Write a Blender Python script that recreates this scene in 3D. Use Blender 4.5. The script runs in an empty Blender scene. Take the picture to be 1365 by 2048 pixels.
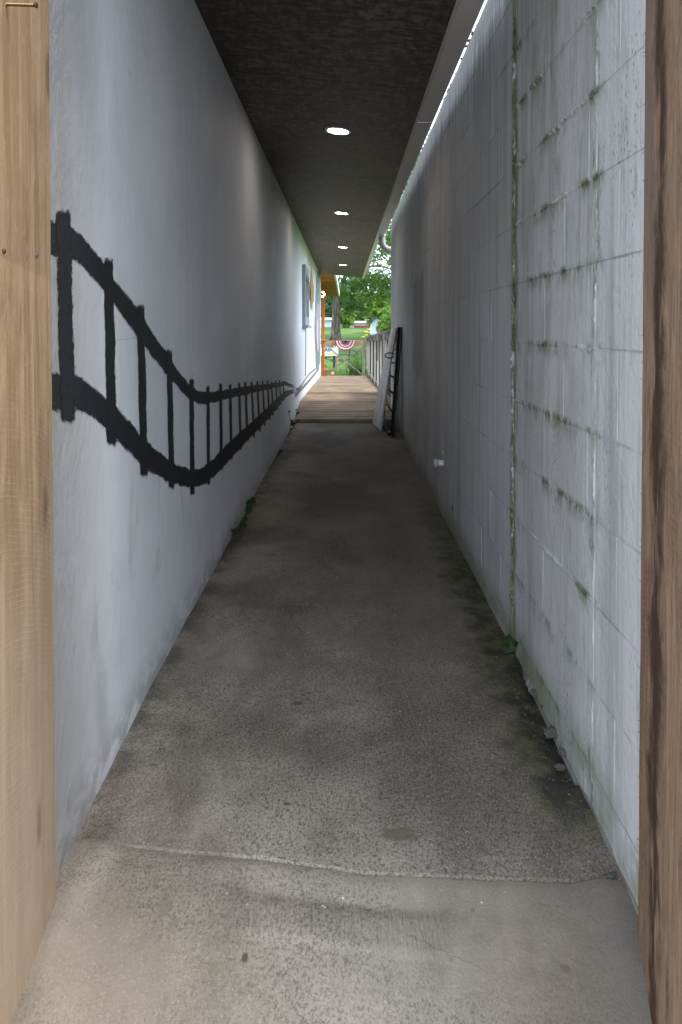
import bpy, bmesh, math, random
from mathutils import Vector, Matrix, noise as mnoise
R = math.radians
random.seed(7)
scene = bpy.context.scene
COL = scene.collection

# ------------------------------------------------------------------ camera
F, PPX, PITCH = 1500.0, 690.0, R(1.2)          # focal length in photo pixels, vanishing point, tilt
PPY = 657 + F * math.tan(PITCH)
CZ = 1.145                                     # eye height over the passage floor
cam_d = bpy.data.cameras.new('camera'); cam = bpy.data.objects.new('camera', cam_d); COL.objects.link(cam)
cam.location = (0, 0, CZ); cam.rotation_euler = (R(90) - PITCH, 0, 0)
cam_d.sensor_fit = 'HORIZONTAL'; cam_d.sensor_width = 36; cam_d.lens = F / 1365 * 36
cam_d.shift_x = -(PPX - 682.5) / 1365; cam_d.shift_y = -(1024 - PPY) / 1365
cam_d.clip_start = 0.05; cam_d.clip_end = 1500
scene.camera = cam
scene.render.resolution_x, scene.render.resolution_y = 682, 1024

# ------------------------------------------------------------------ sky, sun, exposure
SUN_EL, SUN_AZ = R(58), R(118)                 # azimuth clockwise from +Y (north)
world = bpy.data.worlds.new('World'); scene.world = world; world.use_nodes = True
wn = world.node_tree; wn.nodes.clear()
wo = wn.nodes.new('ShaderNodeOutputWorld'); wb = wn.nodes.new('ShaderNodeBackground'); sk = wn.nodes.new('ShaderNodeTexSky')
sk.sky_type = 'NISHITA'; sk.sun_disc = False; sk.sun_elevation = SUN_EL; sk.sun_rotation = SUN_AZ
sk.air_density = 1.0; sk.dust_density = 4.0; sk.ozone_density = 1.0
wm = wn.nodes.new('ShaderNodeMix'); wm.data_type = 'RGBA'; wm.inputs[0].default_value = 0.72
wn.links.new(sk.outputs[0], wm.inputs[6]); wm.inputs[7].default_value = (9.9, 11.4, 13.7, 1)   # even cloud cover
wn.links.new(wm.outputs[2], wb.inputs[0]); wb.inputs[1].default_value = 0.13
wn.links.new(wb.outputs[0], wo.inputs[0])
sd = bpy.data.lights.new('sun', 'SUN'); sd.energy = 1.2; sd.angle = R(20); sd.color = (1, 0.96, 0.9)
so = bpy.data.objects.new('sun', sd); COL.objects.link(so)
so.rotation_euler = Vector((-math.sin(SUN_AZ) * math.cos(SUN_EL), -math.cos(SUN_AZ) * math.cos(SUN_EL), -math.sin(SUN_EL))).to_track_quat('-Z', 'Y').to_euler()
vs = scene.view_settings; vs.view_transform = 'Standard'; vs.look = 'None'; vs.gamma = 1; vs.use_curve_mapping = False
vs.exposure = 1.35
scene.render.engine = 'CYCLES'
scene.cycles.max_bounces = 10; scene.cycles.diffuse_bounces = 6; scene.cycles.transparent_max_bounces = 16

# ------------------------------------------------------------------ helpers: rays, meshes, tags
def ray(x, y):
    u = (x - PPX) / F; v = (y - PPY) / F
    return (u, math.cos(PITCH) - v * math.sin(PITCH), -math.sin(PITCH) - v * math.cos(PITCH))
def onX(x, y, X):                              # point of a photo line of sight on the wall plane x = X
    d = ray(x, y); t = X / d[0]; return Vector((X, d[1] * t, d[2] * t + CZ))
def atD(x, y, D):                              # ... at distance D
    d = ray(x, y); t = D / d[1]; return Vector((d[0] * t, D, d[2] * t + CZ))

def mesh(name, verts, faces, mat=None, parent=None, smooth=False, loc=None):
    me = bpy.data.meshes.new(name); me.from_pydata([tuple(v) for v in verts], [], faces); me.update()
    if mat: me.materials.append(mat)
    if smooth: me.polygons.foreach_set('use_smooth', [True] * len(me.polygons))
    o = bpy.data.objects.new(name, me); COL.objects.link(o)
    if loc is not None: o.location = loc
    if parent: o.parent = parent
    return o
def fromdata(name, me, parent=None, loc=(0, 0, 0), rot=(0, 0, 0), scale=(1, 1, 1)):
    o = bpy.data.objects.new(name, me); COL.objects.link(o); o.location = loc; o.rotation_euler = rot; o.scale = scale
    if parent: o.parent = parent
    return o
def finish(bm, name, mat=None, parent=None, smooth=False):
    me = bpy.data.meshes.new(name); bmesh.ops.recalc_face_normals(bm, faces=bm.faces); bm.to_mesh(me); bm.free()
    if mat: me.materials.append(mat)
    if smooth: me.polygons.foreach_set('use_smooth', [True] * len(me.polygons))
    o = bpy.data.objects.new(name, me); COL.objects.link(o)
    if parent: o.parent = parent
    return o
def bm_box(bm, x0, x1, y0, y1, z0, z1, bev=0.0, M=None):
    r = bmesh.ops.create_cube(bm, size=1)
    vs_ = r['verts']
    for v in vs_:
        v.co = Vector(((x0 + x1) / 2 + v.co.x * (x1 - x0), (y0 + y1) / 2 + v.co.y * (y1 - y0), (z0 + z1) / 2 + v.co.z * (z1 - z0)))
    if bev > 0:
        es = list({e for v in vs_ for e in v.link_edges})
        r2 = bmesh.ops.bevel(bm, geom=es, offset=bev, segments=1, affect='EDGES')
        vs_ = list({v for f in r2['faces'] for v in f.verts} | {v for v in vs_ if v.is_valid})
    if M is not None:
        for v in vs_:
            if v.is_valid: v.co = M @ v.co
def box(name, x0, x1, y0, y1, z0, z1, mat=None, parent=None, bev=0.004, M=None):
    bm = bmesh.new(); bm_box(bm, x0, x1, y0, y1, z0, z1, bev, M); return finish(bm, name, mat, parent)
def beam(name, a, b, w, t, mat, parent=None, up=(0, 0, 1), bev=0.003):
    a = Vector(a); b = Vector(b); d = (b - a); L = d.length; d.normalize()
    s = d.cross(Vector(up))
    if s.length < 1e-4: s = d.cross(Vector((0, 1, 0)))
    s.normalize(); u = s.cross(d)
    M = Matrix((( s.x, d.x, u.x, a.x), (s.y, d.y, u.y, a.y), (s.z, d.z, u.z, a.z), (0, 0, 0, 1)))
    return box(name, -w / 2, w / 2, 0, L, -t / 2, t / 2, mat, parent, bev, M)
def tube_bm(bm, pts, rad, seg=8, cap=True):
    pts = [Vector(p) for p in pts]; n = len(pts)
    if not isinstance(rad, (list, tuple)): rad = [rad] * n
    rings = []; ref = None
    for i, p in enumerate(pts):
        t = (pts[min(i + 1, n - 1)] - pts[max(i - 1, 0)]).normalized()
        if ref is None: ref = t.orthogonal().normalized()
        ref = (ref - t * ref.dot(t)).normalized(); b = t.cross(ref)
        rings.append([bm.verts.new(p + (ref * math.cos(2 * math.pi * k / seg) + b * math.sin(2 * math.pi * k / seg)) * rad[i]) for k in range(seg)])
    for i in range(n - 1):
        for k in range(seg):
            bm.faces.new((rings[i][k], rings[i][(k + 1) % seg], rings[i + 1][(k + 1) % seg], rings[i + 1][k]))
    if cap:
        bm.faces.new(rings[0][::-1]); bm.faces.new(rings[-1])
def tube(name, pts, rad, mat, parent=None, seg=8, smooth=True):
    bm = bmesh.new(); tube_bm(bm, pts, rad, seg); return finish(bm, name, mat, parent, smooth)
def prism(name, outline, M, depth, mat, parent=None):   # outline in local xy, extruded along local z, placed by M
    bm = bmesh.new(); n = len(outline)
    a = [bm.verts.new(M @ Vector((x, y, 0))) for x, y in outline]; b = [bm.verts.new(M @ Vector((x, y, depth))) for x, y in outline]
    bm.faces.new(a[::-1]); bm.faces.new(b)
    for i in range(n): bm.faces.new((a[i], a[(i + 1) % n], b[(i + 1) % n], b[i]))
    return finish(bm, name, mat, parent)
def empty(name, loc=(0, 0, 0)):
    o = bpy.data.objects.new(name, None); o.empty_display_size = 0.1; COL.objects.link(o); o.location = loc; return o
def under(root, *objs):                        # parent while keeping world positions
    for o in objs:
        o.parent = root; o.matrix_parent_inverse = Matrix.Translation(-Vector(root.location))
def tag(o, label=None, cat=None, group=None, kind=None):
    if label: o['label'] = label
    if cat: o['category'] = cat
    if group: o['group'] = group
    if kind: o['kind'] = kind
    return o
def lerp(a, b, t): return a + (b - a) * t
def interp(pts, x):
    if x <= pts[0][0]: return pts[0][1]
    for (a, b), (c, d) in zip(pts, pts[1:]):
        if x <= c: return b + (d - b) * (x - a) / (c - a)
    return pts[-1][1]

# ------------------------------------------------------------------ materials
class NT:
    def __init__(s, name, rough=0.8, spec=0.3):
        s.mat = bpy.data.materials.new(name); s.mat.use_nodes = True; s.t = s.mat.node_tree
        s.b = s.t.nodes['Principled BSDF']; s.b.inputs['Roughness'].default_value = rough
        s.b.inputs['Specular IOR Level'].default_value = spec
        s._pos = None
    def n(s, typ): return s.t.nodes.new('ShaderNode' + typ)
    def link(s, a, b): s.t.links.new(a, b)
    def put(s, sock, v):
        if hasattr(v, 'is_output'): s.link(v, sock)
        elif isinstance(v, (tuple, list)) and len(v) == 3 and sock.type == 'RGBA': sock.default_value = (*v, 1)
        else: sock.default_value = v
    def pos(s):
        if s._pos is None: s._pos = s.n('NewGeometry').outputs['Position']
        return s._pos
    def xyz(s):
        q = s.n('SeparateXYZ'); s.link(s.pos(), q.inputs[0]); return q.outputs
    def sc(s, v, vec):
        m = s.n('VectorMath'); m.operation = 'MULTIPLY'; s.link(vec, m.inputs[0]); m.inputs[1].default_value = v; return m.outputs[0]
    def noise(s, scale=(1, 1, 1), detail=4, rough=0.55, dist=0.0, vec=None, off=0):
        if not isinstance(scale, (tuple, list)): scale = (scale,) * 3
        v = s.sc(scale, vec if vec is not None else s.pos())
        if off:
            a = s.n('VectorMath'); a.operation = 'ADD'; s.link(v, a.inputs[0]); a.inputs[1].default_value = (off, off * 1.7, off * .6); v = a.outputs[0]
        q = s.n('TexNoise'); q.inputs['Scale'].default_value = 1; q.inputs['Detail'].default_value = detail
        q.inputs['Roughness'].default_value = rough; q.inputs['Distortion'].default_value = dist; s.link(v, q.inputs['Vector'])
        return q.outputs['Fac']
    def voro(s, scale, out='Distance', vec=None, rnd=1.0, feature='F1'):
        if not isinstance(scale, (tuple, list)): scale = (scale,) * 3
        q = s.n('TexVoronoi'); q.feature = feature; q.inputs['Scale'].default_value = 1; q.inputs['Randomness'].default_value = rnd
        s.link(s.sc(scale, vec if vec is not None else s.pos()), q.inputs['Vector']); return q.outputs[out]
    def m(s, op, a, b=0.0, c=None, clamp=False):
        q = s.n('Math'); q.operation = op; q.use_clamp = clamp; s.put(q.inputs[0], a); s.put(q.inputs[1], b)
        if c is not None: s.put(q.inputs[2], c)
        return q.outputs[0]
    def ss(s, x, a, b):                        # 0 below a, 1 above b (a may exceed b)
        q = s.n('MapRange'); q.interpolation_type = 'SMOOTHSTEP'; s.put(q.inputs[0], x)
        lo, hi, o0, o1 = (a, b, 0, 1) if a < b else (b, a, 1, 0)
        q.inputs[1].default_value = lo; q.inputs[2].default_value = hi; q.inputs[3].default_value = o0; q.inputs[4].default_value = o1
        return q.outputs[0]
    def band(s, x, c, w0, w1):                 # 1 within w0 of c, 0 beyond w1
        return s.ss(s.m('ABSOLUTE', s.m('SUBTRACT', x, c)), w1, w0)
    def mul(s, *a):
        r = a[0]
        for b in a[1:]: r = s.m('MULTIPLY', r, b)
        return r
    def mx(s, *a):
        r = a[0]
        for b in a[1:]: r = s.m('MAXIMUM', r, b)
        return r
    def mix(s, fac, a, b, mode='MIX'):
        q = s.n('Mix'); q.data_type = 'RGBA'; q.blend_type = mode; s.put(q.inputs[0], fac); s.put(q.inputs[6], a); s.put(q.inputs[7], b); return q.outputs[2]
    def ramp(s, fac, stops):
        q = s.n('ValToRGB'); s.link(fac, q.inputs[0]); e = q.color_ramp.elements
        while len(e) < len(stops): e.new(0.5)
        for el, (p, c) in zip(e, stops): el.position = p; el.color = (*c, 1) if len(c) == 3 else c
        return q.outputs[0]
    def bump(s, h, strength=0.5, dist=0.01, normal=None):
        q = s.n('Bump'); q.inputs['Strength'].default_value = strength; q.inputs['Distance'].default_value = dist; s.link(h, q.inputs['Height'])
        if normal is not None: s.link(normal, q.inputs['Normal'])
        return q.outputs[0]
    def out(s, col=None, normal=None, rough=None):
        if col is not None: s.put(s.b.inputs['Base Color'], col)
        if normal is not None: s.link(normal, s.b.inputs['Normal'])
        if rough is not None: s.put(s.b.inputs['Roughness'], rough)
        return s.mat

def simple(name, col, var=0.15, scale=8, rough=0.75, bump=0.0, bscale=None, metal=0.0, spec=0.3):
    k = NT(name, rough, spec); f = k.noise(scale, 5, 0.6)
    c = k.mix(f, tuple(x * (1 - var) for x in col), tuple(min(1, x * (1 + var)) for x in col))
    nm = k.bump(k.noise(bscale or scale * 6, 5, 0.6), bump, 0.004) if bump else None
    k.b.inputs['Metallic'].default_value = metal
    return k.out(c, nm)

def plaster_bump(k):
    h1 = k.bump(k.noise((2, 2.4, 2.0), 3, 0.5), 0.25, 0.02)
    h2 = k.bump(k.noise((1, 30, 26), 5, 0.7), 0.6, 0.006, h1)
    return k.bump(k.noise(240, 3, 0.7), 0.4, 0.0015, h2)
def plaster_mat():
    k = NT('white_plaster_paint', 0.62, 0.35); x, y, z = k.xyz()
    big = k.noise((1, 1.3, 1.2), 5, 0.6)
    col = k.mix(k.ss(big, 0.3, 0.7), (0.74, 0.755, 0.78), (0.87, 0.88, 0.90))
    streak = k.noise((1, 6, 0.6), 4, 0.65, 0.5)
    col = k.mix(k.m('MULTIPLY', k.ss(streak, 0.52, 0.75), 0.22), col, (0.50, 0.50, 0.495))
    cloud = k.noise((1, 2.6, 2.0), 6, 0.7, 0.6, off=23)
    col = k.mix(k.m('MULTIPLY', k.ss(cloud, 0.54, 0.70), 0.15), col, (0.52, 0.525, 0.53))
    smud = k.m('MULTIPLY', k.ss(k.noise((1, 5, 2.2), 5, 0.65, 0.5, off=11), 0.57, 0.70), k.ss(z, 1.25, 0.3))
    col = k.mix(k.m('MULTIPLY', smud, 0.32), col, (0.36, 0.35, 0.345))
    base = k.m('MULTIPLY', k.ss(z, 0.16, -0.02), k.ss(k.noise((1, 9, 14), 5, 0.7), 0.36, 0.58))
    col = k.mix(k.m('MULTIPLY', base, 0.6), col, (0.27, 0.26, 0.225))
    spots = k.m('MULTIPLY', k.ss(k.m('ADD', k.voro((1, 3.2, 2.3)), k.m('MULTIPLY', k.noise((1, 60, 60), 3, 0.6), 0.05)), 0.075, 0.05), k.ss(k.noise(0.9, 2, 0.5, off=4), 0.5, 0.6))
    col = k.mix(k.m('MULTIPLY', spots, 0.7), col, (0.25, 0.25, 0.24))
    scuff = k.mul(k.ss(k.noise((1, 3, 60), 3, 0.6, off=33), 0.66, 0.72), k.ss(k.noise((1, 2, 2), 3, 0.5, off=37), 0.54, 0.62))
    col = k.mix(k.m('MULTIPLY', scuff, 0.35), col, (0.4, 0.4, 0.4))
    return k.out(col, plaster_bump(k))

JZ, JH = CZ - 0.048, 0.2048                     # block courses: one joint at JZ, spacing JH
def block_mat(ridge=False):
    k = NT('painted_block_ridge' if ridge else 'painted_block', 0.6, 0.35); x, y, z = k.xyz()
    oi = k.n('ObjectInfo').outputs['Random']
    big = k.noise((1, 1.6, 0.7), 5, 0.6)
    col = k.mix(k.ss(big, 0.3, 0.7), (0.48, 0.47, 0.455), (0.65, 0.645, 0.635))
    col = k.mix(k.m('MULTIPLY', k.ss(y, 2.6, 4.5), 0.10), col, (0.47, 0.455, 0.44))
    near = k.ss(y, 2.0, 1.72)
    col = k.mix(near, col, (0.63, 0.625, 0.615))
    col = k.mix(k.m('MULTIPLY', oi, 0.10), col, (0.40, 0.40, 0.39))
    st = k.noise((1, 42, 0.9), 4, 0.7, 0.15)
    col = k.mix(k.m('MULTIPLY', k.ss(st, 0.50, 0.72), 0.34), col, (0.30, 0.29, 0.28))
    st2 = k.noise((1, 9, 0.5), 5, 0.65, 0.2, off=3)
    col = k.mix(k.m('MULTIPLY', k.ss(st2, 0.47, 0.68), 0.50), col, (0.28, 0.265, 0.25))
    # damp dark patch deep inside, run-off from the wall head
    wob = k.m('MULTIPLY', k.m('SUBTRACT', k.noise((1, 3, 3), 4, 0.6), 0.5), 0.5)
    damp = k.mul(k.band(k.m('ADD', y, wob), 6.15, 0.30, 0.55), k.band(k.m('ADD', z, wob), 1.17, 0.36, 0.50))
    col = k.mix(k.m('MULTIPLY', damp, 0.7), col, (0.17, 0.17, 0.165))
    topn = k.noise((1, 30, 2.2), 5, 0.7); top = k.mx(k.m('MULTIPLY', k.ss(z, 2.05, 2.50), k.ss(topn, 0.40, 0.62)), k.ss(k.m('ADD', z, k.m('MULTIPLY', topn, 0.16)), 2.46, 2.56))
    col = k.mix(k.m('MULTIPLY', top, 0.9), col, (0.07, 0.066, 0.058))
    # moss and dirt lodged along the joints of the rough bay
    bay = k.m('MULTIPLY', k.ss(y, 2.78, 2.68), k.ss(y, 1.70, 1.80))
    jf = k.m('FRACT', k.m('DIVIDE', k.m('SUBTRACT', z, JZ - 20 * JH), JH))
    jd = k.m('MULTIPLY', k.m('MINIMUM', jf, k.m('SUBTRACT', 1.0, jf)), JH)            # metres to nearest joint
    below = k.m('MULTIPLY', k.ss(jf, 0.72, 0.99), 1.0)                                # hangs below the joint
    blo = k.mul(k.ss(k.noise((1, 6, 1.3), 6, 0.72, 0.4, off=27), 0.47, 0.66), bay, k.ss(z, 0.2, 1.6))
    col = k.mix(k.m('MULTIPLY', blo, 0.60), col, (0.25, 0.25, 0.175))
    blo2 = k.mul(k.ss(k.noise((1, 14, 2.2), 5, 0.75, 0.3, off=47), 0.55, 0.66), k.ss(y, 3.2, 2.2))
    col = k.mix(k.m('MULTIPLY', blo2, 0.38), col, (0.24, 0.24, 0.18))
    mn = k.noise((1, 16, 9), 6, 0.7, off=5)
    moss = k.mul(k.mx(k.ss(jd, 0.020, 0.004), k.m('MULTIPLY', below, 0.75)), k.ss(mn, 0.44, 0.58), bay, k.ss(k.noise((1, 4, 2.5), 3, 0.5, off=8), 0.40, 0.52))
    wy = k.m('ADD', y, k.m('MULTIPLY', k.m('SUBTRACT', k.noise((1, 4, 5), 5, 0.65), 0.5), 0.09))
    brk = k.noise((1, 3, 2.6), 4, 0.65, off=52); seam = k.mul(k.band(wy, 2.66, 0.016, 0.07), k.ss(k.noise((1, 42, 11), 6, 0.75, off=2), 0.37, 0.50), k.ss(brk, 0.26, 0.42))
    seam2 = k.mul(k.band(wy, 1.80, 0.008, 0.05), k.ss(k.noise((1, 46, 10), 6, 0.75, off=6), 0.46, 0.58), k.ss(brk, 0.60, 0.44))
    seam3 = k.mul(k.band(wy, 2.17, 0.015, 0.06), k.ss(z, 1.95, 2.2), k.ss(k.noise((1, 20, 3), 4, 0.7, off=1), 0.38, 0.6))
    sp = k.mul(k.ss(k.voro((1, 110, 45)), 0.30, 0.16), k.ss(k.noise((1, 7, 1.6), 4, 0.6, off=14), 0.54, 0.64), k.ss(y, 2.8, 2.6))
    drk = k.mul(k.ss(k.noise((1, 34, 3.2), 6, 0.75, off=17), 0.56, 0.68), k.ss(y, 3.0, 2.3))
    g = k.mx(moss, k.mx(seam, k.mx(seam2, seam3)))
    gc = k.mix(k.ss(k.noise(26, 4, 0.7), 0.36, 0.62), (0.042, 0.050, 0.022), (0.19, 0.205, 0.09))
    col = k.mix(k.m('MULTIPLY', drk, 0.40), col, (0.22, 0.215, 0.16))
    jl = k.mul(k.ss(jd, 0.006, 0.002), k.ss(k.noise((1, 5, 3), 5, 0.7, off=63), 0.46, 0.66))
    col = k.mix(k.m('MULTIPLY', jl, 0.40), col, (0.20, 0.195, 0.17))
    col = k.mix(k.m('MULTIPLY', sp, 0.8), col, (0.10, 0.10, 0.08))
    col = k.mix(k.m('MULTIPLY', g, 0.88 if not ridge else 0.95), col, gc)
    # algae on the footing course
    ft = k.mul(k.ss(z, 0.17, 0.02), k.ss(k.noise((1, 3, 5), 4, 0.6, off=7), 0.30, 0.55))
    col = k.mix(k.m('MULTIPLY', ft, 0.75), col, (0.21, 0.225, 0.13))
    h1 = k.bump(k.noise((1, 7, 7), 5, 0.65), 0.6, 0.016)
    h2 = k.bump(k.noise((1, 46, 46), 6, 0.75), 0.7, 0.007, h1)
    h3 = k.bump(k.noise((1, 55, 1.4), 4, 0.7), 0.35, 0.004, h2)
    return k.out(col, h3)

def concrete_mat(name, near):
    k = NT(name, 0.82, 0.3); x, y, z = k.xyz()
    a, b = ((0.19, 0.158, 0.122), (0.34, 0.292, 0.230)) if near else ((0.155, 0.127, 0.097), (0.36, 0.312, 0.248))
    big = k.noise((1.6, 1.1, 1), 6, 0.62, 0.3)
    col = k.mix(k.ss(big, 0.36, 0.64), a, b)
    fade = k.ss(y, 3.4, 1.9)
    if not near:                               # darker band along the middle deeper in, darker right side
        mid_band = k.mul(k.band(k.m('ADD', x, k.m('MULTIPLY', k.m('SUBTRACT', k.noise(0.8, 3, 0.5), 0.5), 0.5)), 0.02, 0.18, 0.55), k.ss(y, 1.9, 3.6))
        col = k.mix(k.m('MULTIPLY', mid_band, 0.5), col, (0.10, 0.078, 0.064))
        rt = k.mul(k.ss(k.m('ADD', x, k.m('MULTIPLY', k.m('SUBTRACT', k.noise(1.7, 4, 0.6, off=61), 0.5), 0.9)), -0.05, 0.3), k.ss(y, 1.62, 2.0))
        col = k.mix(k.m('MULTIPLY', rt, 0.55), col, (0.12, 0.098, 0.074))
        red = k.mul(k.ss(k.noise((1.2, .9, 1), 4, 0.6, off=21), 0.5, 0.68), k.ss(y, 1.8, 3.0))
        col = k.mix(k.m('MULTIPLY', red, 0.25), col, (0.115, 0.07, 0.055))
    med = k.noise(7, 6, 0.7, off=3)
    col = k.mix(k.m('MULTIPLY', k.ss(med, 0.52, 0.72), 0.40), col, tuple(v * 0.55 for v in a))
    grit = k.noise((170, 120, 150), 4, 0.8, 0.2)
    gmask = k.ss(k.noise((1.8, 2.4, 1), 4, 0.55, off=13), 0.36, 0.60) if near else k.ss(k.noise((1.2, 1.2, 1), 4, 0.55, off=13), 0.26, 0.55)
    pit = k.m('MULTIPLY', k.ss(grit, 0.53, 0.40), gmask)
    col = k.mix(k.m('MULTIPLY', pit, 0.62 if near else 0.75), col, (0.045, 0.038, 0.031))
    lite = k.m('MULTIPLY', k.ss(k.noise((240, 170, 200), 2, 0.6, off=8), 0.54, 0.72), 0.22 if near else 0.42)
    col = k.mix(lite, col, (0.54, 0.49, 0.41))
    flk = k.ss(k.voro((24, 24, 24)), 0.07, 0.05)
    col = k.mix(k.mul(flk, k.ss(k.noise(5, 2, 0.5, off=31), 0.58, 0.64)), col, (0.62, 0.6, 0.56))
    dots = k.mul(k.ss(k.m('ADD', k.voro((17, 17, 17), rnd=1), k.m('MULTIPLY', k.m('SUBTRACT', grit, 0.5), 0.12)), 0.10, 0.05), k.ss(k.noise(3.1, 2, 0.5, off=41), 0.55, 0.62))
    col = k.mix(k.m('MULTIPLY', dots, 0.6), col, (0.10, 0.08, 0.06))
    def hair(x0, y0, x1, y1, w=0.0009, amt=0.4):
        nonlocal col
        m = (y1 - y0) / (x1 - x0); wv = k.m('MULTIPLY', k.m('SUBTRACT', k.noise(14, 5, 0.7, off=x0 * 5), 0.5), 0.05)
        d = k.m('ABSOLUTE', k.m('ADD', k.m('SUBTRACT', y, k.m('MULTIPLY_ADD', k.m('SUBTRACT', x, x0), m, y0)), wv))
        msk = k.mul(k.ss(d, w * 2, w * 0.6), k.ss(x, min(x0, x1) - .01, min(x0, x1) + .02), k.ss(x, max(x0, x1) + .01, max(x0, x1) - .05))
        col = k.mix(k.m('MULTIPLY', msk, amt), col, (0.05, 0.042, 0.035))
    bn1 = k.m('SUBTRACT', k.noise(22, 3, 0.6, off=2), 0.5); bn2 = k.m('SUBTRACT', k.noise(22, 3, 0.6, off=5), 0.5)
    def blot(cx, cy, rx, ry, c, amt, n=0.5, sc=18):
        nonlocal col
        wx = k.m('ADD', k.m('SUBTRACT', x, cx), k.m('MULTIPLY', bn1, rx * n * 4))
        wy = k.m('ADD', k.m('SUBTRACT', y, cy), k.m('MULTIPLY', bn2, ry * n * 4))
        d = k.m('SQRT', k.m('ADD', k.m('POWER', k.m('DIVIDE', wx, rx), 2), k.m('POWER', k.m('DIVIDE', wy, ry), 2)))
        col = k.mix(k.m('MULTIPLY', k.ss(d, 1.25, 0.65), amt), col, c)
    def fp(px, py):
        d = ray(px, py); t = -(CZ + (0.08 if near else 0.03)) / d[2]; return d[0] * t, d[1] * t
    brown = (0.15, 0.12, 0.08)
    if near:
        for px, py, rx, ry in ((390, 1740, .005, .018), (311, 1795, .006, .016), (330, 1835, .014, .028), (350, 1865, .016, .018), (455, 1880, .008, .022), (437, 1820, .008, .010), (427, 1935, .008, .018), (330, 1985, .008, .014), (265, 2030, .012, .014), (213, 1975, .006, .014), (250, 1990, .006, .016), (290, 1918, .005, .01)):
            blot(*fp(px, py), rx, ry, brown, 0.5)
        blot(*fp(490, 1912), .007, .009, (0.03, 0.02, 0.02), 0.9); blot(*fp(1130, 1930), .010, .008, (0.07, 0.06, 0.03), 0.8)
        blot(*fp(640, 1745), .22, .035, (0.16, 0.14, 0.12), 0.45, 0.6, 9)
        hair(*fp(790, 1868), *fp(985, 1940)); hair(*fp(560, 1960), *fp(640, 2040), 0.001, 0.5); hair(*fp(180, 1760), *fp(330, 1772), .0008, .4)
        warm = k.ss(k.noise((2.2, 2.6, 1), 4, 0.6, off=71), 0.45, 0.65)
        col = k.mix(k.m('MULTIPLY', warm, 0.35), col, (0.27, 0.215, 0.15))
        edge = k.m('MULTIPLY', k.ss(k.m('ADD', x, k.m('MULTIPLY', k.m('SUBTRACT', k.noise(5, 5, 0.65, off=81), 0.5), 0.3)), 0.34, 0.56), 0.6)
        col = k.mix(edge, col, (0.155, 0.138, 0.118))
    else:
        blot(*fp(800, 1672), .048, .024, (0.12, 0.095, 0.07), 0.75, 0.7, 24); blot(*fp(596, 1423), .018, .012, (0.03, 0.03, 0.03), 0.6)
        blot(*fp(575, 1615), .012, .006, (0.03, 0.03, 0.03), 0.7)
        # damp moss creeping in from the block wall
        mz = k.mul(k.ss(k.m('ADD', x, k.m('MULTIPLY', k.m('SUBTRACT', k.noise(6, 5, 0.65), 0.5), 0.34)), 0.41, 0.54), k.ss(y, 1.60, 1.85), k.ss(y, 6.5, 3.0))
        mc = k.mix(k.ss(k.noise(14, 4, 0.65, off=5), 0.42, 0.6), (0.016, 0.015, 0.011), (0.07, 0.072, 0.026))
        col = k.mix(k.m('MULTIPLY', mz, 0.86), col, mc)
        ml = k.mul(k.ss(x, -0.50, -0.62), k.ss(k.noise(7, 4, 0.6, off=15), 0.4, 0.6))
        col = k.mix(k.m('MULTIPLY', ml, 0.7), col, (0.06, 0.055, 0.04))
    h1 = k.bump(big, 0.4, 0.02)
    h2 = k.bump(k.noise((16, 34, 20), 5, 0.7, 0.4), 0.5, 0.006, h1)
    h3 = k.bump(grit, 0.6, 0.003, h2)
    if near: cm = k.mul(k.band(k.m('ADD', y, k.m('MULTIPLY', x, 0.12)), 1.50, 0.025, 0.055), k.band(x, -0.02, 0.16, 0.26)); h3 = k.bump(k.m('MULTIPLY', k.noise((150, 14, 1), 3, 0.6, 0.3), cm), 0.8, 0.012, h3)
    else: cm = k.mul(k.band(k.m('ADD', y, k.m('MULTIPLY', k.noise(2, 2, 0.5), 0.3)), 2.25, 0.2, 0.45), k.band(x, -0.02, 0.2, 0.38)); h3 = k.bump(k.m('MULTIPLY', k.noise((90, 9, 1), 4, 0.65, 0.8), cm), 0.7, 0.012, h3)
    return k.out(col, h3)

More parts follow.
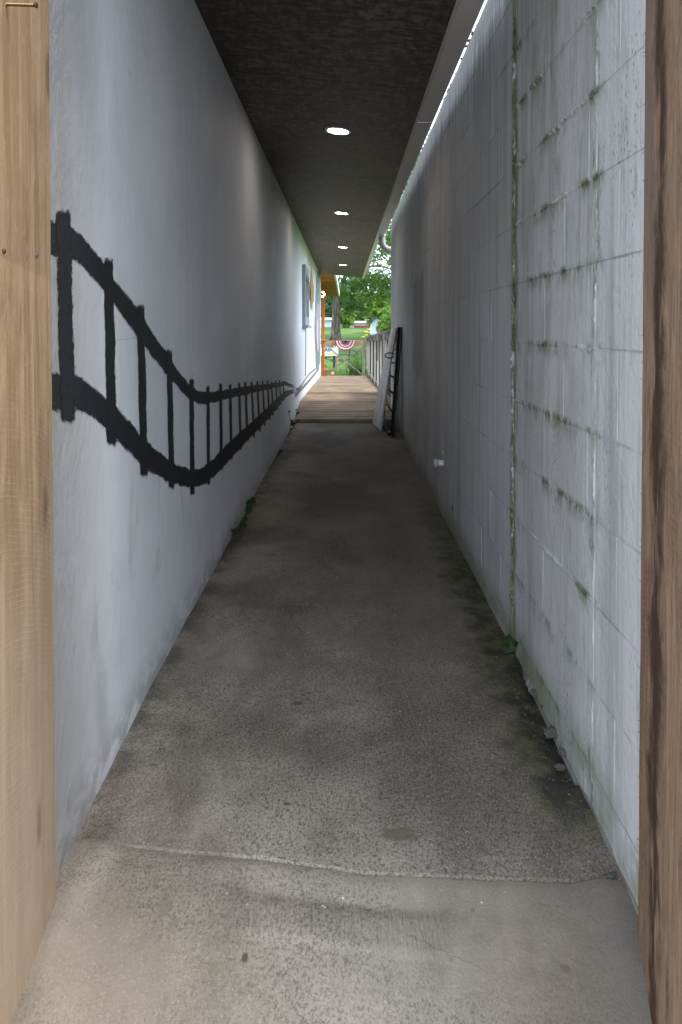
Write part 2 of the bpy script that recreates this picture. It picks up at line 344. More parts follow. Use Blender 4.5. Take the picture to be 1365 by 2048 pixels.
def timber_mat(name, light, dark, stain=None):
    k = NT(name, 0.75, 0.25); x, y, z = k.xyz()
    g = k.noise((30, 34, 4.5) if stain else (30, 34, 1.1), 6, 0.72 if stain else 0.6, 1.2 if stain else 0.5)
    col = k.mix(k.ss(g, 0.36, 0.64), dark, light)
    blotch = k.noise((6, 9, 2.6), 6, 0.7, 0.4)
    col = k.mix(k.m('MULTIPLY', k.ss(blotch, 0.46, 0.66), 0.55), col, tuple(v * 0.72 for v in dark))
    # lengthwise cracks
    ck = k.ss(k.noise((45, 50, 1.3), 4, 0.6, 0.3, off=5), 0.66, 0.72)
    col = k.mix(k.m('MULTIPLY', ck, 0.7), col, tuple(v * 0.25 for v in dark))
    # curved circular-saw marks
    arc = k.m('ADD', z, k.m('MULTIPLY', k.m('POWER', k.m('SUBTRACT', y, 1.12), 2), 0.55))
    wob = k.m('MULTIPLY', k.noise((4, 4, 3), 3, 0.6), 0.035)
    saw = k.m('SINE', k.m('MULTIPLY', k.m('ADD', arc, wob), 520.0))
    sawm = k.mul(k.ss(k.noise((1, 9, 16), 4, 0.75, off=9), 0.36, 0.60), k.ss(z, 1.35, 0.7))
    sawh = k.m('MULTIPLY', k.ss(saw, 0.45, 1.0), sawm)
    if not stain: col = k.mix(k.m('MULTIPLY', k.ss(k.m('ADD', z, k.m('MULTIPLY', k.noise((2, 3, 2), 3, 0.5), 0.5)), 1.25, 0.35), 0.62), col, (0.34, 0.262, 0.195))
    col = k.mix(k.m('MULTIPLY', sawh, 0.17), col, tuple(min(1, v * 1.35) for v in light))
    if not stain:                              # thin paler strip with a darker tone above it
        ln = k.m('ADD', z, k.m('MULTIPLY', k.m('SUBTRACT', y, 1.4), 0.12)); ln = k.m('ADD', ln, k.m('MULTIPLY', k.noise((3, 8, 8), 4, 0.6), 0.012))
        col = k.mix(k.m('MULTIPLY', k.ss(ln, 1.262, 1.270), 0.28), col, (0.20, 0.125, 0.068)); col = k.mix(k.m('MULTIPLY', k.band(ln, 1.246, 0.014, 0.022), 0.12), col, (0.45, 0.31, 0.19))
        rays = k.ss(k.noise((14, 60, 22), 3, 0.6, 1.0, off=29), 0.58, 0.66); col = k.mix(k.m('MULTIPLY', rays, 0.18), col, (0.46, 0.34, 0.23))
    pores = k.ss(k.noise((160, 160, 8), 3, 0.6), 0.62, 0.70)
    col = k.mix(k.m('MULTIPLY', pores, 0.35), col, tuple(v * 0.5 for v in dark))
    kd = k.m('ADD', k.voro((3.0, 7.0, 2.0)), k.m('MULTIPLY', k.noise((40, 40, 12), 4, 0.7), 0.10)); col = k.mix(k.m('MULTIPLY', k.ss(kd, 0.19, 0.10), 0.65), col, tuple(v * 0.35 for v in dark))
    if stain:
        col = k.mix(k.m('MULTIPLY', k.ss(k.noise((110, 110, 60), 4, 0.75, off=19), 0.45, 0.65), 0.45), col, (0.33, 0.24, 0.17))
        w = k.m('ADD', y, k.m('MULTIPLY', k.m('SUBTRACT', k.noise((1, 2, 3.0), 6, 0.75, 0.5), 0.5), 0.26))
        w = k.m('ADD', w, k.m('MULTIPLY', k.m('SUBTRACT', k.noise((1, 2, 22), 3, 0.6), 0.5), 0.02))
        sm = k.mul(k.band(w, 1.31, 0.022, 0.085), k.ss(k.noise((2, 9, 3.2), 5, 0.7, off=3), 0.36, 0.52))
        col = k.mix(k.m('MULTIPLY', sm, 0.9), col, stain)
        gy = k.mul(k.ss(k.m('ADD', y, k.m('MULTIPLY', k.noise((1, 1, 3), 3, 0.5), 0.06)), 1.40, 1.45), k.ss(z, 1.0, 1.5))
        col = k.mix(k.m('MULTIPLY', gy, 0.5), col, (0.17, 0.15, 0.135))
    h1 = k.bump(g, 0.5, 0.004); h2 = k.bump(sawh, 0.2, 0.0015, h1); h3 = k.bump(k.noise((90, 90, 40), 4, 0.8), 0.7 if stain else 0.4, 0.004, h2)
    return k.out(col, h3)

def osb_mat():
    k = NT('dark_painted_strand_board', 0.5, 0.35); x, y, z = k.xyz()
    tot = None
    ns = []
    for i, (sx, sy) in enumerate(((14, 52), (50, 15), (22, 38))):
        v = k.sc((sx, sy, 1), k.pos())
        w = k.n('VectorMath'); w.operation = 'ADD'; k.link(v, w.inputs[0]); w.inputs[1].default_value = (i * 7.3, i * 3.1, 0)
        q = k.n('TexVoronoi'); q.inputs['Scale'].default_value = 1; k.link(w.outputs[0], q.inputs['Vector'])
        sh = k.n('SeparateColor'); k.link(q.outputs['Color'], sh.inputs[0]); ns.append(sh.outputs[0])
    f = k.m('MULTIPLY', k.m('ADD', k.m('ADD', ns[0], ns[1]), ns[2]), 0.333)
    f2 = k.noise((22, 66, 1), 5, 0.75, 1.2)
    f = k.m('ADD', k.m('MULTIPLY', f, 0.6), k.m('MULTIPLY', f2, 0.4))
    col = k.ramp(f, [(0.30, (0.018, 0.013, 0.012)), (0.5, (0.052, 0.038, 0.034)), (0.68, (0.15, 0.115, 0.102))])
    col = k.mix(k.m('MULTIPLY', k.ss(k.noise((1.5, 1, 1), 4, 0.6), 0.4, 0.7), 0.35), col, (0.03, 0.024, 0.022))
    return k.out(col, k.bump(f, 1.0, 0.010))

def deck_mat():
    k = NT('weathered_deck_board', 0.7, 0.3); oi = k.n('ObjectInfo').outputs['Random']
    g = k.noise((1.6, 28, 28), 5, 0.6, 0.4)
    col = k.mix(k.ss(g, 0.3, 0.7), (0.23, 0.152, 0.09), (0.46, 0.33, 0.205))
    col = k.mix(k.m('MULTIPLY', oi, 0.5), col, (0.19, 0.145, 0.105))
    col = k.mix(k.m('MULTIPLY', k.ss(k.noise((3, 2, 2), 4, 0.6), 0.45, 0.65), 0.5), col, (0.11, 0.08, 0.058))
    return k.out(col, k.bump(g, 0.4, 0.004))

def graywood(name, c0, c1):
    k = NT(name, 0.8, 0.2); g = k.noise((25, 25, 1.6), 5, 0.65, 0.4)
    col = k.mix(k.ss(g, 0.3, 0.7), c0, c1)
    return k.out(col, k.bump(g, 0.4, 0.003))

def stroke_mat(name, c):                        # brushed paint: UV.y runs across the stroke, UV.x along it
    k = NT(name, 0.6, 0.3)
    uv = k.n('UVMap').outputs[0]; q = k.n('SeparateXYZ'); k.link(uv, q.inputs[0])
    e = k.m('MINIMUM', q.outputs[1], k.m('SUBTRACT', 1.0, q.outputs[1]))
    n1 = k.noise((1, 170, 110), 4, 0.8); n2 = k.noise((1, 16, 16), 4, 0.6, off=3); br = k.noise((34, 26, 1), 4, 0.7, vec=uv)
    t = k.m('ADD', k.m('MULTIPLY', k.m('SUBTRACT', n1, 0.5), 0.36), k.m('MULTIPLY', k.m('SUBTRACT', n2, 0.5), 0.20))
    t = k.m('ADD', t, k.m('MULTIPLY', k.m('SUBTRACT', br, 0.5), 0.28))
    ends = k.m('MINIMUM', k.m('MULTIPLY', q.outputs[0], 4.0), k.m('MULTIPLY', k.m('SUBTRACT', 1.0, q.outputs[0]), 4.0))
    a = k.ss(k.m('ADD', k.m('MINIMUM', e, ends), t), 0.04, 0.09)
    thin = k.mul(k.ss(k.noise((1, 210, 150), 3, 0.7, off=2), 0.64, 0.72), k.ss(br, 0.42, 0.6))
    a = k.m('MULTIPLY', a, k.m('SUBTRACT', 1.0, k.m('MULTIPLY', thin, 0.75)))
    k.link(a, k.b.inputs['Alpha'])
    col = k.mix(k.ss(br, 0.35, 0.68), tuple(v * 0.7 for v in c), tuple(v * 1.7 for v in c))
    return k.out(col, plaster_bump(k))

def leaf_mat(name, c0, c1, trans=0.45):
    k = NT(name, 0.55, 0.3); r = k.n('NewGeometry').outputs['Random Per Island']
    col = k.mix(r, c0, c1); k.put(k.b.inputs['Base Color'], col)
    tr = k.n('BsdfTranslucent'); k.link(k.mix(0.5, col, tuple(min(1, v * 1.7) for v in c1)), tr.inputs[0])
    ms = k.n('MixShader'); ms.inputs[0].default_value = trans
    k.link(k.b.outputs[0], ms.inputs[1]); k.link(tr.outputs[0], ms.inputs[2])
    k.link(ms.outputs[0], k.t.nodes['Material Output'].inputs[0])
    return k.mat

def bark_mat():
    k = NT('bark', 0.9, 0.1); g = k.noise((5, 5, 0.9), 6, 0.7, 0.6)
    col = k.mix(k.ss(g, 0.35, 0.65), (0.06, 0.048, 0.038), (0.24, 0.205, 0.17))
    return k.out(col, k.bump(g, 1.0, 0.08))

def grass_mat():
    k = NT('lawn', 0.9, 0.1)
    f = k.noise((0.25, 0.09, 1), 5, 0.6); col = k.mix(k.ss(f, 0.35, 0.65), (0.045, 0.085, 0.018), (0.11, 0.185, 0.04))
    col = k.mix(k.m('MULTIPLY', k.ss(k.noise(2.2, 4, 0.7), 0.45, 0.65), 0.5), col, (0.075, 0.13, 0.025))
    return k.out(col, k.bump(k.noise(9, 5, 0.8), 0.8, 0.08))

def emit_mat(name, col, strength):
    m_ = bpy.data.materials.new(name); m_.use_nodes = True; b = m_.node_tree.nodes['Principled BSDF']
    b.inputs['Base Color'].default_value = (0.8, 0.8, 0.8, 1); b.inputs['Emission Color'].default_value = (*col, 1); b.inputs['Emission Strength'].default_value = strength
    return m_

MT = dict(
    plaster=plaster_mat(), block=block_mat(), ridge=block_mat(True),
    mortar=simple('crumbling_mortar', (0.20, 0.19, 0.17), 0.25, 12, 0.85, 0.5, 60),
    floor=concrete_mat('passage_concrete', False), apron=concrete_mat('apron_concrete', True),
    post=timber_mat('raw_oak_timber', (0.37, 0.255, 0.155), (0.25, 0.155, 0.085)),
    plank=timber_mat('rough_sawn_plank', (0.34, 0.215, 0.13), (0.17, 0.10, 0.058), (0.040, 0.016, 0.007)),
    osb=osb_mat(), deck=deck_mat(),
    railwood=graywood('grey_weathered_wood', (0.16, 0.145, 0.125), (0.37, 0.345, 0.31)),
    gapdark=graywood('dark_gap_filler', (0.018, 0.016, 0.014), (0.05, 0.045, 0.04)),  # near-black colour painted in for the railing's dark gaps and void
    palewood=graywood('pale_weathered_wood', (0.34, 0.325, 0.295), (0.54, 0.52, 0.48)),
    gatewood=graywood('tan_rail_wood', (0.27, 0.18, 0.105), (0.45, 0.32, 0.20)),
    cedar=graywood('orange_cedar', (0.34, 0.105, 0.022), (0.54, 0.195, 0.05)),
    gutter=simple('off_white_gutter_metal', (0.66, 0.64, 0.58), 0.08, 3, 0.4, spec=0.5),
    fascia=simple('cream_fascia', (0.66, 0.66, 0.54), 0.08, 4, 0.5),
    pipe=simple('grey_downspout_metal', (0.42, 0.42, 0.41), 0.1, 5, 0.42, spec=0.5),
    roof=simple('roof_felt', (0.05, 0.05, 0.05), 0.2, 6, 0.9, 0.5),
    facade=simple('painted_facade', (0.45, 0.44, 0.42), 0.1, 4, 0.8, 0.4),
    paint=stroke_mat('black_wall_paint', (0.017, 0.018, 0.021)),
    paintg=stroke_mat('grey_wall_paint', (0.13, 0.14, 0.145)),
    mgreen=stroke_mat('grey_green_wall_paint', (0.16, 0.20, 0.185)), mmauve=stroke_mat('mauve_wall_paint', (0.36, 0.28, 0.32)), mpink=stroke_mat('pale_pink_wall_paint', (0.62, 0.50, 0.53)),
    white=simple('white_enamel', (0.78, 0.78, 0.77), 0.05, 5, 0.45), lamp=emit_mat('lit_lamp_lens', (1.0, 0.90, 0.83), 19.0), bulb=emit_mat('lit_bulb', (1.0, 0.72, 0.38), 14.0),
    brass=simple('brass_screw', (0.14, 0.10, 0.04), 0.2, 40, 0.4, metal=0.8), steel=simple('steel_screw', (0.35, 0.35, 0.38), 0.2, 40, 0.3, metal=0.9),
    blackmetal=simple('black_painted_steel', (0.010, 0.010, 0.011), 0.3, 10, 0.65, spec=0.2),
    grayframe=simple('grey_painted_wood', (0.36, 0.38, 0.40), 0.12, 6, 0.7, 0.3), starwood=graywood('tan_craft_wood', (0.34, 0.23, 0.11), (0.50, 0.36, 0.20)),
    terracotta=simple('terracotta', (0.40, 0.13, 0.055), 0.15, 10, 0.8, 0.3), log=simple('log_bark', (0.10, 0.07, 0.045), 0.3, 12, 0.9, 0.6), logend=simple('log_end_grain', (0.60, 0.42, 0.24), 0.15, 20, 0.8),
    leafA=leaf_mat('tree_leaf', (0.045, 0.095, 0.022), (0.11, 0.20, 0.045)), leafB=leaf_mat('lime_leaf', (0.12, 0.22, 0.035), (0.24, 0.38, 0.07)),
    leafC=leaf_mat('wood_leaf', (0.04, 0.085, 0.028), (0.085, 0.15, 0.05)), leafD=leaf_mat('weed_leaf', (0.013, 0.028, 0.008), (0.034, 0.062, 0.017), 0.15),
    leafE=leaf_mat('lily_leaf', (0.05, 0.12, 0.025), (0.13, 0.24, 0.05)), petal=leaf_mat('yellow_petal', (0.80, 0.62, 0.03), (0.9, 0.8, 0.10), 0.4),
    bark=bark_mat(), lawn=grass_mat(),
    paving=simple('street_asphalt', (0.10, 0.10, 0.10), 0.2, 5, 0.9, 0.5, 60), sidewalk=simple('sidewalk_concrete', (0.36, 0.345, 0.32), 0.15, 4, 0.85, 0.4, 50),
    path=simple('pale_path', (0.6, 0.59, 0.56), 0.1, 3, 0.9), tabledark=simple('dark_green_picnic_metal', (0.022, 0.035, 0.032), 0.2, 5, 0.5),
    signw=simple('sign_white', (0.80, 0.80, 0.77), 0.03, 5, 0.5), ink=simple('sign_black', (0.015, 0.015, 0.015), 0.1, 5, 0.5), yel=simple('sign_yellow', (0.72, 0.55, 0.08), 0.1, 6, 0.5),
    housew=simple('white_siding', (0.70, 0.69, 0.66), 0.08, 1, 0.7), housered=simple('red_siding', (0.42, 0.10, 0.07), 0.12, 1, 0.8), blue=simple('pale_blue_siding', (0.62, 0.72, 0.80), 0.06, 1, 0.7), shingle=simple('brown_shingle', (0.40, 0.30, 0.27), 0.25, 1.5, 0.9), darkglass=simple('dark_glass', (0.03, 0.035, 0.04), 0.2, 1, 0.15, spec=0.6),
    chip=simple('concrete_chip', (0.10, 0.093, 0.080), 0.25, 30, 0.9, 0.5, 90), rust=simple('bare_rust_brown', (0.36, 0.12, 0.035), 0.5, 60, 0.9), stem=simple('weed_stem', (0.06, 0.075, 0.03), 0.2, 20, 0.7),
)

# ================================================================== SETTING
XL, XR = -0.62, 0.60
def floor_z(y): return interp([(1.2, -0.105), (1.65, -0.034), (2.0, -0.012), (2.4, 0.0)], y)
def apron_z(y): return interp([(-1.4, -0.33), (0.5, -0.275), (1.0, -0.185), (1.33, -0.110), (1.5, -0.066), (1.62, -0.042), (1.75, -0.030)], y)
def crack_y(x): return interp([(-0.8, 1.725), (-0.615, 1.70), (-0.442, 1.678), (-0.189, 1.648), (0.011, 1.618), (0.227, 1.600), (0.574, 1.587), (0.8, 1.58)], x) + 0.002 * mnoise.noise(Vector((x * 9, 3, 1))) + 0.0025 * mnoise.noise(Vector((x * 40, 3, 1)))
def grid(name, xs, ys, fz, mat, parent=None, fy=None, skirt=0.0):
    V, Fc = [], []
    nx = len(xs)
    for y in ys:
        for x in xs:
            yy = fy(x, y) if fy else y
            V.append((x, yy, fz(x, yy)))
    for j in range(len(ys) - 1):
        for i in range(nx - 1):
            a = j * nx + i; Fc.append((a, a + 1, a + nx + 1, a + nx))
    if skirt:                                  # turn the first row down so the slab shows an edge
        b = len(V)
        for i, x in enumerate(xs):
            v = V[i] if skirt > 0 else V[(len(ys) - 1) * nx + i]
            V.append((v[0], v[1] + (0.004 if skirt > 0 else -0.004), v[2] - abs(skirt)))
        o = 0 if skirt > 0 else (len(ys) - 1) * nx
        for i in range(nx - 1): Fc.append((b + i, b + i + 1, o + i + 1, o + i) if skirt > 0 else (o + i, o + i + 1, b + i + 1, b + i))
    return mesh(name, V, Fc, mat, parent, True)
def lin(a, b, n): return [a + (b - a) * i / (n - 1) for i in range(n)]
def relief(x, y, amp): return amp * (mnoise.noise(Vector((x * 2.2, y * 2.2, 0))) + 0.45 * mnoise.noise(Vector((x * 7, y * 7, 5))) + 0.22 * mnoise.noise(Vector((x * 22, y * 22, 9))))
ys = [i / 30 for i in range(31)]
def fl_y(x, t): c = crack_y(x) + 0.0015; return c + (9.6 - c) * t ** 2.0
def fl_z(x, y):
    lip = 0.0
    edge = -0.035 * max(0, (abs(x - 0.62) < 0.09) * (0.62 - abs(x - 0.62) - 0.53) / 0.09) if 1.9 < y < 2.5 else 0
    return floor_z(y) + relief(x, y, 0.006) + lip + edge
fl = grid('passage_floor', lin(-0.72, 0.72, 73), [i / 170 for i in range(171)], fl_z, MT['floor'], fy=fl_y, skirt=0.05)
tag(fl, kind='structure')
def ap_y(x, t): c = crack_y(x) - 0.0015; return -1.5 + (c + 1.5) * t
def ap_z(x, y):
    d = crack_y(x) - y
    trough = -0.003 * math.exp(-((d - 0.0) / 0.012) ** 2) - 0.007 * math.exp(-((d - 0.07) / 0.03) ** 2) * max(0, 1 - abs(x) / 0.4)
    rim = 0.016 * math.exp(-((abs(x) - 0.56) / 0.05) ** 2) * (1 if 1.0 < y < 1.75 else 0.3)
    ridge = 0.0022 * mnoise.noise(Vector((x * 70, y * 9, 2))) * math.exp(-((d - 0.12) / 0.05) ** 2)
    return apron_z(y) + relief(x, y, 0.006) + trough + rim + ridge
ap = grid('entrance_apron', lin(-0.80, 0.80, 107), [1 - (1 - i / 170) ** 1.6 for i in range(171)], ap_z, MT['apron'], fy=ap_y, skirt=-0.05)
tag(ap, kind='structure')
sw = box('sidewalk', -30, 30, -3.2, -1.5, -0.6, -0.335, MT['sidewalk'], bev=0.01); tag(sw, kind='structure')
for s in (-1, 1):
    q = box('sidewalk', *( (-30, -0.80) if s < 0 else (0.80, 30)), -1.5, 1.25, -0.6, -0.333, MT['sidewalk'], bev=0.01); tag(q, kind='structure')
rd = box('road', -60, 60, -14, -3.2, -0.6, -0.47, MT['paving'], bev=0); tag(rd, kind='structure')

def ground_h(y): return interp([(-60, -0.62), (18, -0.62), (19.2, -0.24), (24, -0.24), (26, -0.31), (36, -0.86), (58, 0.19), (80, 1.15), (110, 1.7), (600, 4.0)], y)
gy = [-60, -20, 0, 10, 18, 19.2] + lin(20, 40, 30) + lin(41, 110, 45) + [130, 200, 400, 900]
gx = [-500, -200, -100, -60] + lin(-40, 40, 61) + [60, 100, 200, 500]
gr = grid('lawn_ground', gx, gy, lambda x, y: ground_h(y) + (0.12 * mnoise.noise(Vector((x * .15, y * .12, 0))) if y > 26 else 0.0), MT['lawn'])
tag(gr, kind='structure')
pt = box('garden_path', -3.2, 1.05, 35.0, 35.9, -1.0, -0.78, MT['path']); tag(pt, kind='structure')

# ------------------------------------------------------------------ left plaster wall with the painted railway
lw = empty('plaster_wall', (XL, 1.5, 0)); tag(lw, 'long white plastered wall with a black railway track painted along it', 'wall')
def wall_grid():
    V, Fc = [], []; ysn = lin(1.50, 19.4, 40); zsn = lin(-0.45, 2.62, 12)
    for z in zsn:
        for y in ysn: V.append((XL, y, z))
    n = len(ysn)
    for j in range(len(zsn) - 1):
        for i in range(n - 1): a = j * n + i; Fc.append((a + n, a + n + 1, a + 1, a))
    b = len(V)                                 # close it as a slab 0.2 thick
    V += [(XL - .2, 1.50, -.45), (XL - .2, 19.4, -.45), (XL - .2, 19.4, 2.62), (XL - .2, 1.50, 2.62)]
    c = [0, n - 1, len(zsn) * n - 1, (len(zsn) - 1) * n]
    Fc += [(b, b + 1, b + 2, b + 3), tuple([j * n + n - 1 for j in range(len(zsn))][::-1]) + (b + 1, b + 2), tuple([j * n for j in range(len(zsn))]) + (b + 3, b)]
    return mesh('plaster_face', V, Fc, MT['plaster'], None, True)
wface = wall_grid(); under(lw, wface)

def wallpx(px, py, lift): return onX(px, py, XL + lift * 0.45)
def stroke(name, top, bot, mat, lift, n=220, jit=0.0):       # strip between two outlines given in photo pixels
    x0 = max(top[0][0], bot[0][0]); x1 = min(top[-1][0], bot[-1][0])
    V, Fc, UV = [], [], []; M = 5
    for i in range(n + 1):
        x = x0 + (x1 - x0) * i / n; a = interp(top, x); b = interp(bot, x); h_ = 0.05 * (b - a); a -= h_; b += h_
        a += jit * mnoise.noise(Vector((x * .12, 1, 0))) ; b += jit * mnoise.noise(Vector((x * .12, 7, 0)))
        for j in range(M):
            t = j / (M - 1); V.append(wallpx(x, lerp(a, b, t), lift)); UV.append((i / n, t))
    for i in range(n):
        for j in range(M - 1): p = i * M + j; Fc.append((p, p + 1, p + M + 1, p + M))
    o = mesh(name, V, Fc, mat); uvl = o.data.uv_layers.new(name='UVMap')
    for lp in o.data.loops: uvl.data[lp.index].uv = UV[lp.vertex_index]
    under(lw, o); return o
def zc(pts): return [(x / 2.1, 350 + y / 2.1) for x, y in pts]
up_t = zc([(140, 185), (205, 185), (240, 198), (300, 222), (340, 250), (380, 293), (430, 358), (480, 438), (530, 498), (575, 553), (620, 626), (660, 688), (700, 743), (740, 808), (790, 873), (830, 903), (870, 911), (930, 904), (1000, 892), (1060, 882), (1120, 877), (1200, 866), (1230, 880), (1252, 894)])
up_b = zc([(140, 340), (205, 340), (240, 343), (300, 352), (345, 384), (400, 444), (435, 484), (490, 555), (540, 630), (580, 685), (620, 740), (660, 785), (700, 840), (740, 884), (790, 937), (830, 962), (870, 964), (930, 947), (1000, 931), (1060, 916), (1120, 902), (1200, 884), (1230, 893), (1257, 901)])
lo_t = zc([(140, 830), (205, 830), (238, 830), (320, 838), (380, 878), (440, 933), (490, 973), (540, 1028), (590, 1088), (640, 1138), (700, 1188), (740, 1213), (800, 1236), (850, 1228), (900, 1188), (960, 1123), (1010, 1078), (1060, 1033), (1120, 978), (1170, 930), (1200, 905), (1230, 900), (1252, 903)])
lo_b = zc([(140, 990), (205, 990), (240, 992), (330, 988), (380, 1013), (430, 1053), (480, 1103), (540, 1163), (600, 1228), (650, 1258), (710, 1292), (760, 1307), (810, 1314), (860, 1302), (900, 1267), (940, 1227), (980, 1182), (1030, 1127), (1080, 1077), (1140, 1012), (1190, 947), (1220, 920), (1257, 913)])
stroke('painted_rail', up_t, up_b, MT['paint'], 0.002, jit=3); stroke('painted_rail', lo_t, lo_b, MT['paint'], 0.002, jit=3)
def zf(pts): return [(560 + x / 5.69, 500 + y / 5.69) for x, y in pts]
stroke('painted_rail', zf([(180, 1560), (205, 1572), (250, 1520), (300, 1445), (340, 1395), (380, 1360), (412, 1335)]), zf([(180, 1600), (205, 1608), (250, 1552), (300, 1468), (340, 1418), (380, 1382), (412, 1360)]), MT['paintg'], 0.002, 60)
stroke('painted_rail', zf([(170, 1625), (230, 1575), (300, 1505), (350, 1450), (400, 1390), (450, 1320)]), zf([(170, 1690), (230, 1620), (300, 1545), (350, 1485), (400, 1425), (450, 1355)]), MT['paintg'], 0.002, 60)
ties = [(266, 140, 288, 1050, 54), (456, 345, 471, 1148, 36), (591, 538, 607, 1276, 28), (712, 728, 722, 1324, 21), (805, 850, 809, 1350, 17), (874, 882, 877, 1308, 12), (927, 872, 932, 1244, 11), (967, 874, 973, 1198, 10), (1005, 868, 1012, 1158, 9), (1031, 866, 1040, 1118, 9), (1057, 865, 1068, 1108, 8), (1081, 864, 1092, 1082, 8), (1103, 862, 1113, 1057, 7), (1124, 860, 1133, 1032, 7), (1141, 864, 1148, 1012, 6), (1159, 862, 1165, 987, 6), (1175, 860, 1180, 967, 5), (1190, 862, 1194, 947, 5)]
for x0, y0, x1, y1, w in ties:
    V, Fc, UV = [], [], []; n = 90; M = 5
    for i in range(n + 1):
        t = i / n; cx = lerp(x0, x1, t) + 2.5 * mnoise.noise(Vector((x0, t * 6, 2))) * w / 30; ww = w * (1.28 + 0.14 * mnoise.noise(Vector((x0 * 3, t * 5, 8))))
        if t < 0.03: ww *= 0.75 + 8 * t
        if t > 0.96: ww *= 1 - (t - 0.96) * 9
        for j in range(M):
            s = j / (M - 1); V.append(wallpx((cx + (s - .5) * ww) / 2.1, 350 + (lerp(y0, y1, t)) / 2.1, 0.0035)); UV.append((t, s))
    for i in range(n):
        for j in range(M - 1): p = i * M + j; Fc.append((p, p + M, p + M + 1, p + 1))
    o = mesh('painted_sleeper', V, Fc, MT['paint']); uvl = o.data.uv_layers.new(name='UVMap')
    for lp in o.data.loops: uvl.data[lp.index].uv = UV[lp.vertex_index]
    under(lw, o)
def patch(name, left, right, mat, lift, n=60):               # patch between left/right outlines (photo pixels, by y)
    l = [(y, x) for x, y in left]; r = [(y, x) for x, y in right]
    V, Fc, UV = [], [], []; M = 7; y0, y1 = l[0][0], l[-1][0]
    for i in range(n + 1):
        y = lerp(y0, y1, i / n); a = interp(l, y); b = interp(r, y)
        for j in range(M):
            t = j / (M - 1); V.append(wallpx(lerp(a, b, t), y, lift)); UV.append((i / n, t))
    for i in range(n):
        for j in range(M - 1): p = i * M + j; Fc.append((p, p + M, p + M + 1, p + 1))
    o = mesh(name, V, Fc, mat); uvl = o.data.uv_layers.new(name='UVMap')
    for lp in o.data.loops: uvl.data[lp.index].uv = UV[lp.vertex_index]
    under(lw, o)
patch('painted_scene', zf([(440, 200), (425, 260), (412, 330), (402, 480), (396, 700), (388, 900), (398, 1100), (403, 1300), (415, 1380)]), zf([(452, 200), (460, 230), (466, 300), (466, 1100), (464, 1270), (455, 1310), (440, 1380)]), MT['mgreen'], 0.0015)
patch('painted_scene', zf([(415, 600), (408, 800), (412, 1000), (428, 1170)]), zf([(458, 590), (460, 800), (460, 1000), (452, 1150)]), MT['mmauve'], 0.0030)
patch('painted_scene', zf([(424, 780), (422, 950), (428, 1130)]), zf([(438, 780), (437, 950), (436, 1130)]), MT['mpink'], 0.0045)
cb = tube('cable', [onX(612, 655, XL + .008), onX(612, 700, XL + .008), onX(611.5, 752, XL + .008)], 0.006, simple('green_cable', (0.10, 0.15, 0.12)), seg=6); under(lw, cb)

# roof mass, ceiling boards, gutter
cl = empty('ceiling', (0, 1.5, 2.5)); tag(cl, kind='structure')
def ceil_z(x): return lerp(2.497, 2.398, (x - XL) / (0.425 - XL))
y = 1.52; CE = 18.45
while y < CE - 0.1:
    y1 = min(y + 2.44, CE) - 0.007
    V = [(XL - .05, y, ceil_z(XL - .05)), (0.425, y, ceil_z(0.425)), (0.425, y1, ceil_z(0.425)), (XL - .05, y1, ceil_z(XL - .05))]
    V += [(a, b, c + 0.012) for a, b, c in V]
    o = mesh('ceiling_board', V, [(3, 2, 1, 0), (4, 5, 6, 7), (0, 1, 5, 4), (1, 2, 6, 5), (2, 3, 7, 6), (3, 0, 4, 7)], MT['osb']); under(cl, o)
    y += 2.44
rf = mesh('roof', [(-5, 1.40, 2.95), (0.40, 1.40, 2.52), (0.40, 18.5, 2.52), (-5, 18.5, 2.95), (-5, 1.40, 3.10), (0.46, 1.40, 2.60), (0.46, 18.5, 2.60), (-5, 18.5, 3.10)], [(3, 2, 1, 0), (4, 5, 6, 7), (0, 1, 5, 4), (1, 2, 6, 5), (2, 3, 7, 6), (3, 0, 4, 7)], MT['roof'])
tag(rf, 'low dark felt roof above the passage ceiling', 'roof')
fs = box('fascia', 0.4262, 0.4345, 1.45, 18.5, 2.385, 2.597, MT['fascia'], bev=0.003); under(rf, fs)
fs2 = box('drip_edge', 0.436, 0.490, 9.86, 18.5, 2.392, 2.40, MT['fascia'], bev=0.001); under(rf, fs2)

gt = empty('gutter', (0.48, 1.5, 2.38)); tag(gt, 'off-white metal gutter running along the ceiling edge beside the block wall', 'gutter')
prof = [(0.436, 2.480), (0.436, 2.386), (0.440, 2.382), (0.524, 2.382), (0.5325, 2.392), (0.540, 2.420), (0.552, 2.440), (0.552, 2.468), (0.544, 2.472), (0.544, 2.466), (0.549, 2.464), (0.549, 2.442), (0.537, 2.421), (0.5295, 2.394), (0.522, 2.386), (0.440, 2.386), (0.439, 2.480)]
def extrude_y(name, prof, y0, y1, mat, cuts=1):
    bm = bmesh.new(); rows = []
    for i in range(cuts + 1):
        yy = lerp(y0, y1, i / cuts); rows.append([bm.verts.new((a, yy, b)) for a, b in prof])
    n = len(prof)
    for i in range(cuts):
        for k in range(n): bm.faces.new((rows[i][k], rows[i][(k + 1) % n], rows[i + 1][(k + 1) % n], rows[i + 1][k]))
    bm.faces.new(rows[0][::-1]); bm.faces.new(rows[-1]); return finish(bm, name, mat)
for a, b in ((1.48, 4.52), (4.525, 7.56), (7.565, 9.86)): under(gt, extrude_y('trough', prof, a, b, MT['gutter']))
under(gt, box('end_cap', 0.436, 0.545, 9.861, 9.867, 2.383, 2.474, MT['gutter'], bev=0.001))
ex, ey, ez = 0.490, 9.78, 2.384
